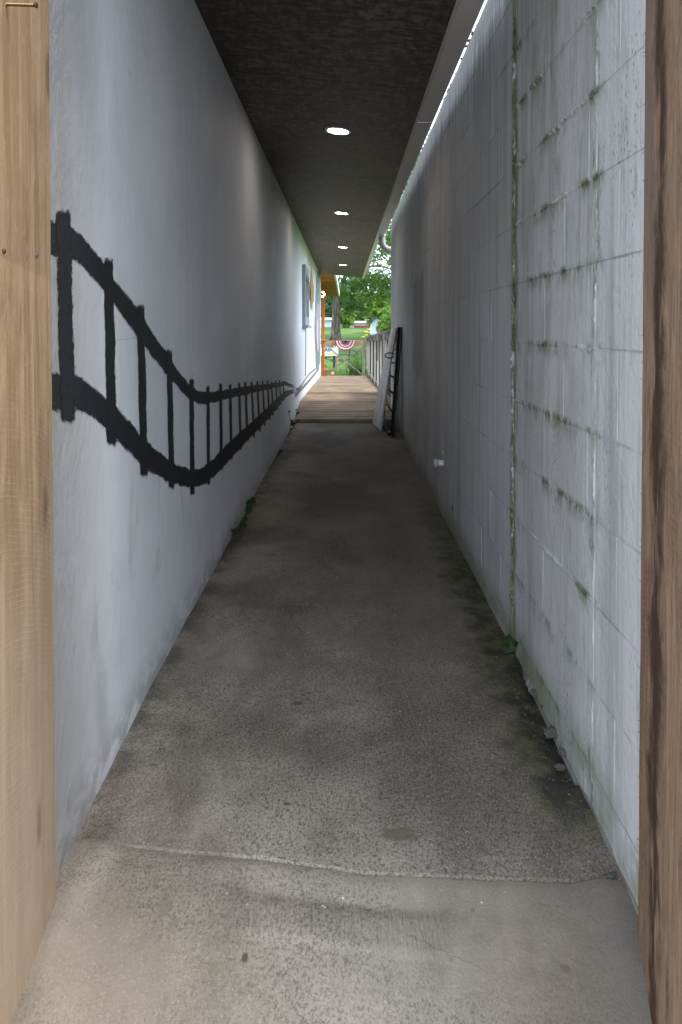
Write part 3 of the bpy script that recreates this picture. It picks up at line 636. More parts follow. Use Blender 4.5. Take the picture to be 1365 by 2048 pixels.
pp = [(ex, ey, ez), (ex, ey, ez - 0.09)] + [(ex + 0.115 * (1 - math.cos(a)), ey, ez - 0.09 - 0.115 * math.sin(a)) for a in [R(d) for d in range(10, 91, 8)]] + [(ex + 0.17, ey, ez - 0.206), (ex + 0.32, ey + .02, ez - 0.215)]
pp = [(a + (0.0), b + 0.13, c) for a, b, c in pp]
under(gt, tube('downspout_elbow', pp, 0.043, MT['pipe'], seg=14))
under(gt, tube('outlet_collar', [(ex, ey + .13, ez + 0.004), (ex, ey + .13, ez - 0.03)], 0.047, MT['gutter'], seg=14))

# ------------------------------------------------------------------ right block wall
bw = empty('block_wall', (XR, 1.4, 0)); tag(bw, 'white painted concrete block wall stained with moss on the right', 'wall')
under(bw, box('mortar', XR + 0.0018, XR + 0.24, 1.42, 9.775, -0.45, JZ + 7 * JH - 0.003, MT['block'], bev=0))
def block_mesh(L, seed):
    bm = bmesh.new(); random.seed(seed)
    j = 0.0008; bm_box(bm, 0, 0.05, 0.0004, L - 0.0004, j, JH - j, 0)
    bmesh.ops.bevel(bm, geom=[e for e in bm.edges if all(abs(v.co.x) < 1e-6 for v in e.verts) and abs(e.verts[0].co.z - e.verts[1].co.z) < 1e-6], offset=0.0014, segments=2, affect='EDGES')
    bmesh.ops.bevel(bm, geom=[e for e in bm.edges if all(v.co.x < 0.004 for v in e.verts) and abs(e.verts[0].co.z - e.verts[1].co.z) > 0.1], offset=0.0010, segments=1, affect='EDGES')
    for v in bm.verts:
        if v.co.x < 0.01: v.co += Vector((random.uniform(0, .0012), random.uniform(-.0008, .0008), random.uniform(-.0008, .0008)))
    bmesh.ops.recalc_face_normals(bm, faces=bm.faces)
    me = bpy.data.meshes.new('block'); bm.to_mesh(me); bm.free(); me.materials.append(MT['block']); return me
BL = 0.4064; SEAM = 2.662
cache = {}
def put_block(y0, L, z0, i):
    key = (round(L, 3), i % 4)
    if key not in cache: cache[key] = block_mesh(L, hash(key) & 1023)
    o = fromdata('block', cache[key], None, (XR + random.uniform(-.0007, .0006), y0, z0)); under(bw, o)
idx = 0
for k in range(-6, 7):
    z0 = JZ + k * JH; off = BL / 2 if k % 2 else 0.0
    yy = SEAM - off if off else SEAM           # rough bay, towards the camera
    if off: put_block(SEAM - off, off, z0, idx); idx += 1
    while yy > 1.45:
        a = max(1.42, yy - BL); put_block(a, yy - a, z0, idx); yy = a; idx += 1
    yy = SEAM
    if off: put_block(yy, off, z0, idx); yy += off; idx += 1
    while yy < 9.75:
        L = min(BL, 9.78 - yy); put_block(yy, L, z0, idx); yy += L; idx += 1
def ridge(a, b, w, h, n, seed, dens=0.5, mat=None):      # crumbly squeezed-out mortar along a joint
    a = Vector(a); b = Vector(b); d = (b - a).normalized(); s = Vector((1, 0, 0)).cross(d); V, Fc = [], []; M = 7
    for i in range(n + 1):
        t = i / n; p = a.lerp(b, t); q = mnoise.noise(Vector((t * (b - a).length * 7, seed, 0))); q2 = mnoise.noise(Vector((t * (b - a).length * 60, seed, 3)))
        amp = max(0.02, min(1, (q + dens) * 1.3)) * (0.75 + 0.6 * q2); wob = 0.006 * mnoise.noise(Vector((t * (b - a).length * 11, seed, 9)))
        if i in (0, n): amp = 0.02
        for j in range(M):
            u = j / (M - 1) * 2 - 1; nn = mnoise.noise(Vector((t * (b - a).length * 80, u * 2, seed)))
            V.append(p + s * (u * w * (0.5 + 0.5 * amp) + wob) + Vector((-(1 - u * u) * h * amp * (0.8 + 0.9 * nn) + 0.002 * abs(u), 0, 0)))
    for i in range(n):
        for j in range(M - 1): c = i * M + j; Fc.append((c, c + 1, c + M + 1, c + M))
    under(bw, mesh('mortar_ridge', V, Fc, mat or MT['ridge'], None, False))
for k, dn, hh in ((6, .35, .006), (5, .25, .005), (4, .55, .010), (3, .6, .011), (2, .45, .009), (0, .2, .006), (-1, 0.0, .005), (-3, .1, .005)):
    ridge((XR, 1.80, JZ + k * JH), (XR, SEAM - .02, JZ + k * JH), 0.013, hh, 160, k * 3.1, dn)
ridge((XR, SEAM + .005, -0.02), (XR, SEAM + .005, 2.25), 0.015, 0.011, 380, 77, .6)
ridge((XR, 1.795, 0.0), (XR, 1.795, 2.4), 0.009, 0.005, 380, 31, .3)
ridge((XR, 1.50, -0.045), (XR, 1.75, -0.03), 0.022, 0.014, 160, 53, .1, MT['mortar']); ridge((XR, 1.75, -0.025), (XR, 2.6, -0.004), 0.022, 0.02, 260, 57, .05, MT['mortar'])
random.seed(41); bm = bmesh.new(); HZ = JZ + 7 * JH - .002
for i in range(700):
    y0 = 1.5 + 8.2 * random.random(); dn = mnoise.noise(Vector((y0 * 1.7, 2, 0)))
    if dn < -.15 and random.random() < .8: continue
    x0 = XR + random.uniform(-.004, .03); s = random.uniform(.0015, .0065) * (1.2 + dn)
    bmesh.ops.create_icosphere(bm, subdivisions=1, radius=s, matrix=Matrix.Translation((x0, y0, HZ + s * random.uniform(.0, .9))) @ Matrix.Diagonal((1, random.uniform(.8, 2.4), random.uniform(.5, 1.1), 1)))
for v in bm.verts: v.co += Vector((0, .005 * mnoise.noise(v.co * 90), .004 * mnoise.noise(v.co * 120)))
hl = finish(bm, 'moss_crust', simple('black_moss_crust', (0.05, 0.047, 0.038), .5, 40, .95)); hl['kind'] = 'stuff'; under(bw, hl)
pc = onX(887, 926, XR)
ps = tube('pipe_stub', [(XR + .02, pc.y, pc.z), (XR - 0.04, pc.y, pc.z)], 0.021, MT['white'], seg=14); under(bw, ps)
pcap = tube('pipe_cap', [(XR - 0.036, pc.y, pc.z), (XR - 0.056, pc.y, pc.z), (XR - 0.059, pc.y, pc.z)], [0.026, 0.026, 0.021], MT['block'], seg=14); pcap.parent = ps; pcap.matrix_parent_inverse = ps.matrix_parent_inverse.copy(); pcap.matrix_parent_inverse = Matrix()
pb = tube('pipe_bracket', [(XR - .003, pc.y - .01, pc.z + .02), (XR - .006, pc.y - .02, pc.z + .08)], 0.006, MT['block'], seg=8); under(bw, pb)
rc = onX(905, 1016, XR - .003); V = []
for i in range(14):
    a = i / 14 * 2 * math.pi; r = 0.035 * (0.7 + 0.5 * mnoise.noise(Vector((math.cos(a) * 2, math.sin(a) * 2, 4)))); V.append((XR - .0025, rc.y + r * math.cos(a) * 1.1, rc.z + r * math.sin(a)))
rp = mesh('chipped_patch', V + [(XR - 0.0022, rc.y, rc.z)], [(i, (i + 1) % 14, 14) for i in range(14)], MT['rust']); under(bw, rp)

# facades either side and over the entry (behind the timbers)
fl_ = box('facade_wall', -6, -0.70, 1.28, 1.49, -0.45, 3.6, MT['facade'], bev=0.01); tag(fl_, 'plain grey street facade left of the passage opening', 'wall')
fr_ = box('facade_wall', 0.72, 6, 1.22, 1.415, -0.45, 3.6, MT['facade'], bev=0.01); tag(fr_, 'plain grey street facade right of the passage opening', 'wall')

# ------------------------------------------------------------------ entrance timbers
def board(name, p0, p1, thick, z1, mat, seed, amp, bottom):   # upright rough board from p0 (far edge) to p1 (near edge)
    p0 = Vector(p0); p1 = Vector(p1); d = p1 - p0; nrm = Vector((-d.y, d.x, 0)).normalized(); n = 130; V, Fc = [], []
    M = 6
    for i in range(n + 1):
        t = i / n
        e = amp * (mnoise.noise(Vector((t * 5, seed, 0))) + 0.5 * mnoise.noise(Vector((t * 40, seed, 2))) + 0.4 * mnoise.noise(Vector((t * 130, seed, 2))))
        for j in range(M):
            s = j / (M - 1); p = p0.lerp(p1, s); z = lerp(bottom(p.y), z1, t)
            q = p - d.normalized() * e * (1 - s) + nrm * (0.0012 * mnoise.noise(Vector((s * 3, t * 20, seed))) + (-0.003 if j == 0 else 0))
            V.append((q.x, q.y, z))
        for j in range(M):
            s = j / (M - 1); p = p0.lerp(p1, s) - nrm * thick; V.append((p.x, p.y, lerp(bottom(p0.lerp(p1, s).y), z1, t)))
    W = 2 * M
    for i in range(n):
        for j in range(M - 1):
            a = i * W + j; Fc.append((a, a + 1, a + W + 1, a + W)); b = i * W + M + j; Fc.append((b + W, b + W + 1, b + 1, b))
        a = i * W; Fc.append((a + W, a + W + M, a + M, a)); a = i * W + M - 1; Fc.append((a, a + M, a + M + W, a + W))
    o = n * W; Fc.append(tuple(range(o, o + M)) + tuple(range(o + 2 * M - 1, o + M - 1, -1)))
    return mesh(name, V, Fc, mat)
lp = empty('timber_post', (-0.6, 1.4, -0.1)); tag(lp, 'light tan rough-sawn timber post with screws at the left edge', 'post')
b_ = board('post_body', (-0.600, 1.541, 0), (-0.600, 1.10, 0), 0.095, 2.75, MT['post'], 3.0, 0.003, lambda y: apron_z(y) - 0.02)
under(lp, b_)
bm = bmesh.new(); bmesh.ops.recalc_face_normals
me = b_.data
def screw(px, py, out, mat, r=0.0045):
    p = onX(px, py, -0.600); bm = bmesh.new()
    if out > 0.01:
        pts = []; rad = []
        for i in range(40): pts.append((-0.602 + out * i / 39, p.y, p.z - 0.03 * out * i / 39)); rad.append(0.0024 + (0.0009 if i % 2 else 0))
        tube_bm(bm, pts, rad, 8); e = Vector(pts[-1]); tube_bm(bm, [e, e + Vector((.003, 0, 0)), e + Vector((.005, 0, 0))], [0.003, r * 1.15, r * 1.1], 10)
    else: tube_bm(bm, [(-0.603, p.y, p.z), (-0.598, p.y, p.z), (-0.5965, p.y, p.z)], [r, r, r * .6], 8)
    under(lp, finish(bm, 'screw', mat, None, False))
screw(12, 8, 0.052, MT['brass']); screw(7, 502, 0, MT['brass']); screw(73, 509, 0, MT['steel'])

rpk = empty('rough_plank', (0.55, 1.4, -0.1)); tag(rpk, 'dark brown rough-sawn plank with a stained streak at the right edge', 'plank')
under(rpk, board('plank_body', (0.588, 1.470, 0), (0.468, 0.985, 0), -0.05, 2.75, MT['plank'], 9.0, 0.004, lambda y: apron_z(y) - 0.02))
random.seed(5); bm = bmesh.new()
for i in range(46):
    z = random.uniform(0.0, 2.3); L = random.uniform(.004, .014)
    a = Vector((0.5865, 1.471, z)); e = a + Vector((-0.3 * L, 0.9 * L, random.uniform(-.7, .9) * L)); u = Vector((0, 0, .0012)); s = Vector((.001, 0, 0))
    vv = [bm.verts.new(q) for q in (a - u, a + u, a + s, e)]
    bm.faces.new((vv[0], vv[1], vv[3])); bm.faces.new((vv[1], vv[2], vv[3])); bm.faces.new((vv[2], vv[0], vv[3]))
under(rpk, tag(finish(bm, 'splinters', MT['plank']), kind='stuff'))

# ------------------------------------------------------------------ ceiling lights
names = ['nearest', 'second', 'third', 'farthest']
for i, (yy, xx) in enumerate(((4.94, -0.043), (8.43, -0.036), (11.94, -0.034), (15.27, -0.040))):
    r0 = empty('ceiling_light', (xx, yy, ceil_z(xx)))
    tag(r0, '%s round recessed light glowing in the dark passage ceiling' % names[i], 'ceiling light', 'recessed lights in the passage ceiling')
    tilt = math.atan2(2.398 - 2.497, 0.425 - XL)
    bm = bmesh.new(); n = 32; rings = []
    for rr, zz in ((0.088, 0.001), (0.087, -0.005), (0.074, -0.007), (0.069, -0.0055)):
        rings.append([bm.verts.new((rr * math.cos(2 * math.pi * k / n), rr * math.sin(2 * math.pi * k / n), zz)) for k in range(n)])
    for a, b in zip(rings, rings[1:]):
        for k in range(n): bm.faces.new((a[k], a[(k + 1) % n], b[(k + 1) % n], b[k]))
    o = finish(bm, 'trim_ring', MT['white'], r0, True); o.rotation_euler.y = -tilt
    bm = bmesh.new(); c = [bm.verts.new((0.0695 * math.cos(2 * math.pi * k / n), 0.0695 * math.sin(2 * math.pi * k / n), -0.0045)) for k in range(n)]
    bm.faces.new(c[::-1]); o = finish(bm, 'lens', MT['lamp'], r0); o.rotation_euler.y = -tilt

# ------------------------------------------------------------------ deck ramp, railing, gate
def deck_z(y): return interp([(9.10, 0.045), (10.35, 0.150), (20.0, -0.105)], y)
dk = empty('deck', (0, 9.1, 0)); tag(dk, kind='structure')
random.seed(11); y = 9.10; vm = []
for v in range(4):
    bm = bmesh.new(); bm_box(bm, -0.5, 0.5, -0.068, 0.068, -0.036, 0.0, 0.004)
    me = bpy.data.meshes.new('plank'); bm.to_mesh(me); bm.free(); me.materials.append(MT['deck']); vm.append(me)
while y < 19.85:
    yc = y + 0.07; sl = math.atan((deck_z(yc + .05) - deck_z(yc - .05)) / 0.1)
    x0, x1 = XL + 0.004, (0.600 if yc < 9.75 else 0.66) + random.uniform(-.005, .005)
    if yc > 19.48: x0 = -0.75
    o = fromdata('plank', random.choice(vm), None, ((x0 + x1) / 2, yc, deck_z(yc) + random.uniform(-.005, .006)), (sl + random.uniform(-.03, .03), 0, random.uniform(-.003, .003)), (x1 - x0, 1, 1)); under(dk, o)
    y += 0.147
under(dk, box('riser', XL + .005, XR - .005, 9.075, 9.098, -0.03, 0.036, MT['deck'], bev=.003))
for xx in (-0.55, 0.0, 0.55): under(dk, beam('joist', (xx, 9.3, 0.0), (xx, 19.8, deck_z(19.8) - .10), 0.04, 0.12, MT['deck']))

rl = empty('deck_railing', (0.6, 9.9, 0)); tag(rl, 'weathered grey wooden railing with balusters along the right of the ramp', 'railing')
RX = 0.615
def rail_z(y): return deck_z(y) + 1.0 + 0.03 * ((y - 10) / 10)
for yy in (10.05, 12.3, 14.7, 17.2): under(rl, box('post', RX + .02, RX + .11, yy - .045, yy + .045, -0.6, rail_z(yy) - .012, MT['railwood'], bev=.004))
under(rl, beam('top_rail', (RX + .03, 9.86, rail_z(9.86)), (RX + .03, 19.7, rail_z(19.7)), 0.14, 0.036, MT['railwood']))
under(rl, beam('bottom_rail', (RX + .01, 9.9, deck_z(9.9) + .075), (RX + .01, 19.7, deck_z(19.7) + .075), 0.04, 0.085, MT['railwood']))
under(rl, beam('upper_stringer', (RX + .01, 9.9, rail_z(9.9) - .065), (RX + .01, 19.7, rail_z(19.7) - .065), 0.036, 0.085, MT['railwood']))
bm = bmesh.new(); bm_box(bm, -.015, .015, -.02, .02, 0, 1, .002); bal = bpy.data.meshes.new('baluster'); bm.to_mesh(bal); bm.free(); bal.materials.append(MT['palewood'])
for i, yy in enumerate((12.15, 13.25, 14.55, 16.2, 18.1, 19.5)):
    h0, h1 = deck_z(yy) - .02, rail_z(yy) - .022
    under(rl, fromdata('baluster', bal, None, (RX - .030, yy, h0), (0, 0, 0), (1, 1, h1 - h0)))
    under(rl, box('dark_gap_strip', RX - .014, RX + .022, yy + .03, yy + .07, h0 + .03, h1 - .03, MT['gapdark'], bev=.002))  # dark strips added to imitate the dark gaps between balusters
under(rl, box('board', RX - .03, RX - .008, 11.0, 11.55, deck_z(11.2) - .05, rail_z(11.2) - .06, MT['palewood'], bev=.003))
under(rl, box('board', RX - .01, RX + .012, 11.57, 11.95, deck_z(11.7) - .05, rail_z(11.7) - .06, MT['railwood'], bev=.003))
for yy in (9.92, 10.24, 10.56): under(rl, box('board', RX - .005, RX + .017, yy, yy + .305, deck_z(yy) - .05, rail_z(yy) - .05, MT['gapdark'], bev=.003))  # near-black boards added in place of a dark void
under(rl, box('hanging_board', RX - .052, RX - .034, 12.7, 13.1, rail_z(12.9) - .50, rail_z(12.9) + .05, MT['railwood'], bev=.003))

gtz = deck_z(19.8)
ga = empty('deck_gate', (0, 19.8, gtz)); tag(ga, 'low wooden barrier with crossed braces closing the far end of the ramp', 'gate')
def g(px, py, D=19.8): return atD(px, py, D)
a = g(645.5, 682); under(ga, box('post', a.x - .02, a.x + .05, 19.76, 19.83, gtz - .3, a.z, MT['cedar'], bev=.004))
a2 = g(645.5, 681); under(ga, box('post_cap', a2.x - .055, a2.x + .10, 19.73, 19.88, a2.z, a2.z + .03, MT['gatewood'], bev=.006))
a = g(727.5, 690); under(ga, box('post', a.x - .035, a.x + .04, 19.78, 19.86, gtz - .3, g(727, 682).z, MT['railwood'], bev=.004))
under(ga, beam('top_board', g(647, 686), g(732, 686), 0.04, 0.145, MT['gatewood']))
under(ga, beam('brace', g(659, 696, 19.78), g(726, 750, 19.78), 0.03, 0.038, MT['railwood'], up=(0, 1, 0)))
under(ga, beam('brace', g(662, 741, 19.82), g(719, 699, 19.82), 0.03, 0.038, MT['railwood'], up=(0, 1, 0)))
under(ga, beam('bottom_board', g(651, 755.5, 19.74), g(733, 755.5, 19.74), 0.05, 0.085, MT['gatewood']))

# bunting
def bunting():
    c = g(691.5, 681.5, 19.70); R0 = 0.275; V, Fc, mi = [], [], []; NR, NA = 18, 72
    for i in range(NR + 1):
        r = R0 * i / NR
        for j in range(NA + 1):
            a = math.pi * j / NA; pl = math.sin(j * math.pi / 2) * 0.012 * (i / NR) ** 0.7
            rr = r * (1 + 0.025 * math.cos(j * math.pi / 2) * (i > NR - 3))
            V.append((c.x - rr * math.cos(a), c.y - 0.006 + pl - 0.02 * (i / NR) ** 2, c.z - rr * math.sin(a) * 0.92))
    for i in range(NR):
        for j in range(NA): p = i * (NA + 1) + j; Fc.append((p, p + 1, p + NA + 2, p + NA + 1))
    mats = [simple('navy_cloth', (0.03, 0.025, 0.09), .2, 20, .9), simple('red_cloth', (0.45, 0.02, 0.05), .15, 20, .9), simple('white_cloth', (0.78, 0.70, 0.70), .06, 20, .9), simple('maroon_cloth', (0.20, 0.015, 0.07), .2, 20, .9)]
    o = mesh('bunting', V, Fc, None, None, True)
    for m_ in mats: o.data.materials.append(m_)
    for f in o.data.polygons:
        i, j = divmod(f.index, NA); t = (i + .5) / NR
        k = 0 if t < .33 else 1 if t < .50 else 2 if t < .63 else 3 if t < .75 else 2 if t < .91 else 1
        if k == 0 and j % 8 == 3 and t > .16: k = 1
        if k == 1 and t < .5 and j % 8 == 3: k = 2
        f.material_index = k
    tag(o, 'half-round red, white and blue pleated bunting hung on the wooden barrier', 'bunting')
bunting()

# ------------------------------------------------------------------ things leaning on the block wall
def quad_board(name, p00, p10, p11, p01, th, mat):
    P = [Vector(p) for p in (p00, p10, p11, p01)]; nrm = (P[1] - P[0]).cross(P[3] - P[0]).normalized()
    V, n = [], 10
    for s in (0, th):
        for i in range(n + 1):
            for j in range(5):
                u, v = j / 4, i / n; p = P[0].lerp(P[1], u).lerp(P[3].lerp(P[2], u), v)
                V.append(p + nrm * (s + 0.010 * math.sin(v * math.pi)))
    Fc = []; K = (n + 1) * 5
    for i in range(n):
        for j in range(4): a = i * 5 + j; Fc += [(a, a + 1, a + 6, a + 5), (K + a + 5, K + a + 6, K + a + 1, K + a)]
        a = i * 5; Fc += [(a + 5, K + a + 5, K + a, a), (a + 4, K + a + 4, K + a + 9, a + 9)]
    for j in range(4): Fc += [(j, K + j, K + j + 1, j + 1), (n * 5 + j + 1, K + n * 5 + j + 1, K + n * 5 + j, n * 5 + j)]
    bm = bmesh.new(); vv = [bm.verts.new(v) for v in V]
    for f in Fc: bm.faces.new([vv[i] for i in f])
    return finish(bm, name, mat)
k = NT('worn_white_board', 0.5, 0.4); x_, y_, z_ = k.xyz()
gn = k.noise((6, 18, 1.5), 5, 0.65, 0.6)
c_ = k.mix(k.ss(gn, 0.35, 0.65), (0.50, 0.49, 0.48), (0.74, 0.73, 0.72))
c_ = k.mix(k.m('MULTIPLY', k.ss(k.m('ADD', z_, k.m('MULTIPLY', gn, 0.5)), 0.85, 1.2), k.ss(k.m('ADD', y_, k.m('MULTIPLY', gn, 0.5)), 9.05, 8.7)), c_, (0.30, 0.19, 0.12))
c_ = k.mix(k.m('MULTIPLY', k.ss(k.noise((3, 7, 3), 4, 0.6, 0.8, off=3), 0.55, 0.62), 0.5), c_, (0.28, 0.27, 0.27))
k.b.inputs['Metallic'].default_value = 0.0
MT['wornboard'] = k.out(c_)
lb = quad_board('leaning_board', (0.345, 9.02, 0.005), (0.415, 8.36, 0.005), (0.580, 8.22, 1.150), (0.570, 8.95, 1.150), 0.014, MT['wornboard'])
tag(lb, 'worn whitish board leaning against the block wall by the deck', 'board')

fm = empty('metal_frame', (0.5, 8.5, 0)); tag(fm, 'black metal frame with cross bars leaning on the block wall behind a board', 'frame')
fb0, fb1 = Vector((0.475, 9.25, 0.02)), Vector((0.500, 7.92, 0.02)); ft0, ft1 = Vector((0.585, 9.25, 1.10)), Vector((0.583, 7.98, 1.16))
under(fm, beam('side_rail', fb0, ft0, 0.035, 0.03, MT['blackmetal'], up=(1, 0, 0)))
under(fm, beam('side_rail', fb1, ft1, 0.045, 0.035, MT['blackmetal'], up=(1, 0, 0)))
for t in (0.03, 0.20, 0.37, 0.52, 0.66, 0.80, 0.97):
    a, b = fb0.lerp(ft0, t), fb1.lerp(ft1, t); cr = tube('cross_bar', [a, b], 0.011, MT['blackmetal'], seg=8); under(fm, cr)
    under(fm, tube('bolt', [b + Vector((-.028, -.004, 0)), b + Vector((-.036, -.006, 0))], 0.012, MT['white'], seg=8))
pl_ = [fb0 + Vector((-.03, 0, .0)), fb0 + Vector((-.03, -0.1, .015)), fb1 + Vector((-.03, .02, .015)), fb1 + Vector((-.03, 0, 0))]
under(fm, tube('foot_bar', pl_, 0.014, MT['blackmetal'], seg=8))
lo = []
cc = Vector((0.525, 7.99, 0.86))
for i in range(15):
    a = R(20) + i / 14 * R(320); lo.append(cc + Vector((-0.045 + 0.05 * math.cos(a), 0, 0.028 * math.sin(a))))
under(fm, tube('handle_loop', lo, 0.006, MT['blackmetal'], seg=6))
pn = box('shadow_panel', 0.0, 0.012, 0, 0.17, 0, 1.16, MT['blackmetal'], bev=.002)  # black sheet added for the deep shadow between board and wall
pn.location = (0.500, 7.80, 0.005); pn.rotation_euler = (0, R(4.6), 0); under(fm, pn)

# ------------------------------------------------------------------ things hung on the left wall
wf = empty('window_frame', onX(612, 590, XL)); tag(wf, 'old grey painted wooden window frame hung on the white wall', 'window frame')
pa = onX(607.5, 528, XL + .02); pbm = onX(607.5, 650, XL + .02); fy0, fy1, fz0, fz1 = pa.y, pa.y + 1.15, pbm.z, pa.z
under(wf, box('stile', XL + .006, XL + .05, fy0, fy0 + .13, fz0, fz1, MT['grayframe']))
under(wf, box('stile', XL + .006, XL + .05, fy1 - .13, fy1, fz0, fz1, MT['grayframe']))
under(wf, box('rail', XL + .006, XL + .045, fy0 + .131, fy1 - .131, fz1 - .13, fz1 - .002, MT['grayframe']))
under(wf, box('rail', XL + .006, XL + .045, fy0 + .131, fy1 - .131, fz0 + .002, fz0 + .13, MT['grayframe']))
under(wf, box('muntin', XL + .006, XL + .03, fy0 + .131, fy1 - .131, (fz0 + fz1) / 2 - .025, (fz0 + fz1) / 2 + .025, MT['grayframe']))
under(wf, box('sill', XL + .006, XL + .085, fy0 - .03, fy1 + .03, fz0 - .045, fz0 - .003, MT['grayframe']))
st = empty('wooden_star', onX(618, 590, XL)); tag(st, 'tan wooden star hung in front of the grey window frame', 'star')
sc_ = Vector((XL + .105, fy0 + .62, onX(618, 590, XL).z)); bm = bmesh.new()
cF = bm.verts.new(sc_ + Vector((.045, 0, 0))); cB = bm.verts.new(sc_ + Vector((-.03, 0, 0))); ring = []
for i in range(10):
    a = math.pi / 2 + i * math.pi / 5; r = 0.40 if i % 2 == 0 else 0.165; ring.append(bm.verts.new(sc_ + Vector((0, r * math.cos(a), r * math.sin(a)))))
for i in range(10): bm.faces.new((cF, ring[i], ring[(i + 1) % 10])); bm.faces.new((cB, ring[(i + 1) % 10], ring[i]))
under(st, finish(bm, 'star_body', MT['starwood'])); under(st, tube('hanger', [(XL + .006, sc_.y, sc_.z + .2), (XL + .075, sc_.y, sc_.z + .12)], .006, MT['blackmetal']))
q0, q1 = onX(622.5, 568, XL + .03), onX(628, 602, XL + .03)
sg = box('wall_sign', XL + .006, XL + .04, q0.y, q1.y - .1, q0.z - .27, q0.z + .02, MT['starwood']); tag(sg, 'small tan wooden plaque on the white wall beyond the star', 'plaque')

# ------------------------------------------------------------------ weeds, rubble
def leaf_geo(bm, base, d, L, W, up):
    d = d.normalized(); s = d.cross(up); s = s.normalized() if s.length > 1e-3 else Vector((1, 0, 0)); n_ = s.cross(d)
    pr = [(0, 0), (.25, .42), (.55, .5), (.82, .3), (1, 0)]
    mid = [bm.verts.new(base + d * (L * t) - n_ * (0.10 * L * t * t)) for t, w in pr]
    for sg_ in (-1, 1):
        ed = [bm.verts.new(base + d * (L * t) + s * (sg_ * W * w) + n_ * (0.06 * L - .10 * L * t * t)) for t, w in pr[1:-1]]
        a = [mid[0]] + ed + [mid[-1]]
        for i in range(4):
            vs4 = [mid[i], mid[i + 1], a[i + 1], a[i]]; u = []
            for v in vs4:
                if v not in u: u.append(v)
            if len(u) >= 3: bm.faces.new(u if sg_ > 0 else u[::-1])
def weed(name, label, cat, stems, lsize, seed, nl, wall_dir, group=None):
    random.seed(seed); root = empty(name, stems[0][0]); tag(root, label, cat, group)
    for pts in stems:
        pts = [Vector(p) for p in pts]; under(root, tube('stem', pts, [0.003] * (len(pts) - 1) + [0.0015], MT['stem'], seg=5))
        for i in range(nl):
            t = random.uniform(0.12, 1) * (len(pts) - 1); a = pts[int(min(t, len(pts) - 2))]; b = pts[int(min(t, len(pts) - 2)) + 1]; p = a.lerp(b, t - int(min(t, len(pts) - 2)))
            d = Vector((wall_dir * random.uniform(.0, 1), random.uniform(-1, 1), random.uniform(-.25, .9))); L = lsize * random.uniform(.6, 1.2)
            bm = bmesh.new(); leaf_geo(bm, p, d, L, L * .62, Vector((wall_dir * 1.0, -0.6, .8))); under(root, finish(bm, 'leaf', MT['leafD'], None, True))
def climb(px0, py0, px1, py1, X, bow, n=6):
    a, b = onX(px0, py0, X), onX(px1, py1, X); return [a.lerp(b, i / n) + Vector((0.5 * bow * math.sin(math.pi * i / n), bow * math.sin(math.pi * i / n), 0)) for i in range(n + 1)]
weed('weed_plant', 'leafy dark weed growing at the foot of the white wall beneath the painted track', 'weed', [climb(452, 1098, 500, 1003, XL + .02, .03), climb(470, 1065, 492, 1003, XL + .03, .05), climb(462, 1085, 466, 1062, XL + .02, .01)], 0.052, 3, 9, 1)
weed('weed_plant', 'tall thin weed by the white wall where the concrete meets the wooden ramp', 'weed', [climb(577, 872, 576, 822, XL + .03, .05), climb(585, 862, 591, 818, XL + .03, .05), climb(580, 868, 582, 840, XL + .05, .04)], 0.045, 4, 9, 1)
weed('weed_plant', 'tiny weed at the white wall base between the two larger weeds', 'weed', [climb(553, 915, 557, 901, XL + .02, .02)], 0.05, 8, 6, 1)
weed('weed_plant', 'small green weed sprouting at the base of the mossy block wall', 'weed', [climb(1024, 1325, 1020, 1280, XR - .02, .02), climb(1030, 1320, 1038, 1285, XR - .03, -.02)], 0.050, 6, 6, -1)

random.seed(21)
def rock(seed, r):
    bm = bmesh.new(); bmesh.ops.create_icosphere(bm, subdivisions=3, radius=1)
    for v in bm.verts:
        q = 1 + .45 * mnoise.noise(v.co * 1.5 + Vector((seed, 0, 0))) + .3 * mnoise.noise(v.co * 3.6 + Vector((seed, 2, 0))); v.co = Vector((v.co.x * r[0], v.co.y * r[1], v.co.z * r[2])) * q
    return bm
chips = [(1075, 1402, .028, 'largest flat concrete chip by the mossy wall foot'), (1108, 1478, .040, 'long lump of broken concrete against the block wall base'), (1122, 1542, .020, 'pale concrete flake lying clear of the wall base'), (1090, 1425, .016, 'small concrete crumb beside the largest chip'), (1128, 1515, .024, 'rough concrete lump pressed into the wall corner'), (1225, 1735, .022, 'grey concrete crumb where the slab joint meets the block wall'), (1101, 1440, .012, 'tiny pale crumb between the chips at the wall base'), (1232, 1752, .015, 'small concrete crumb just below the slab joint')]
for i, (px, py, r, lab) in enumerate(chips):
    d = ray(px, py); r *= 0.72; t = -(CZ + 0.022) / d[2]; p = Vector((d[0] * t, d[1] * t, 0)); p.z = (floor_z(p.y) if p.y > 1.62 else apron_z(p.y)) + r * .18
    o = finish(rock(i * 3.7, (r * .72, r * 1.05, r * .42)), 'concrete_chip', MT['chip'], None, False); o.location = p; o.rotation_euler = (0, 0, random.uniform(0, 3)); tag(o, lab, 'rubble', 'broken concrete at the wall foot')
bm = bmesh.new()                               # loose grit and paint flakes along the block wall and over the slabs
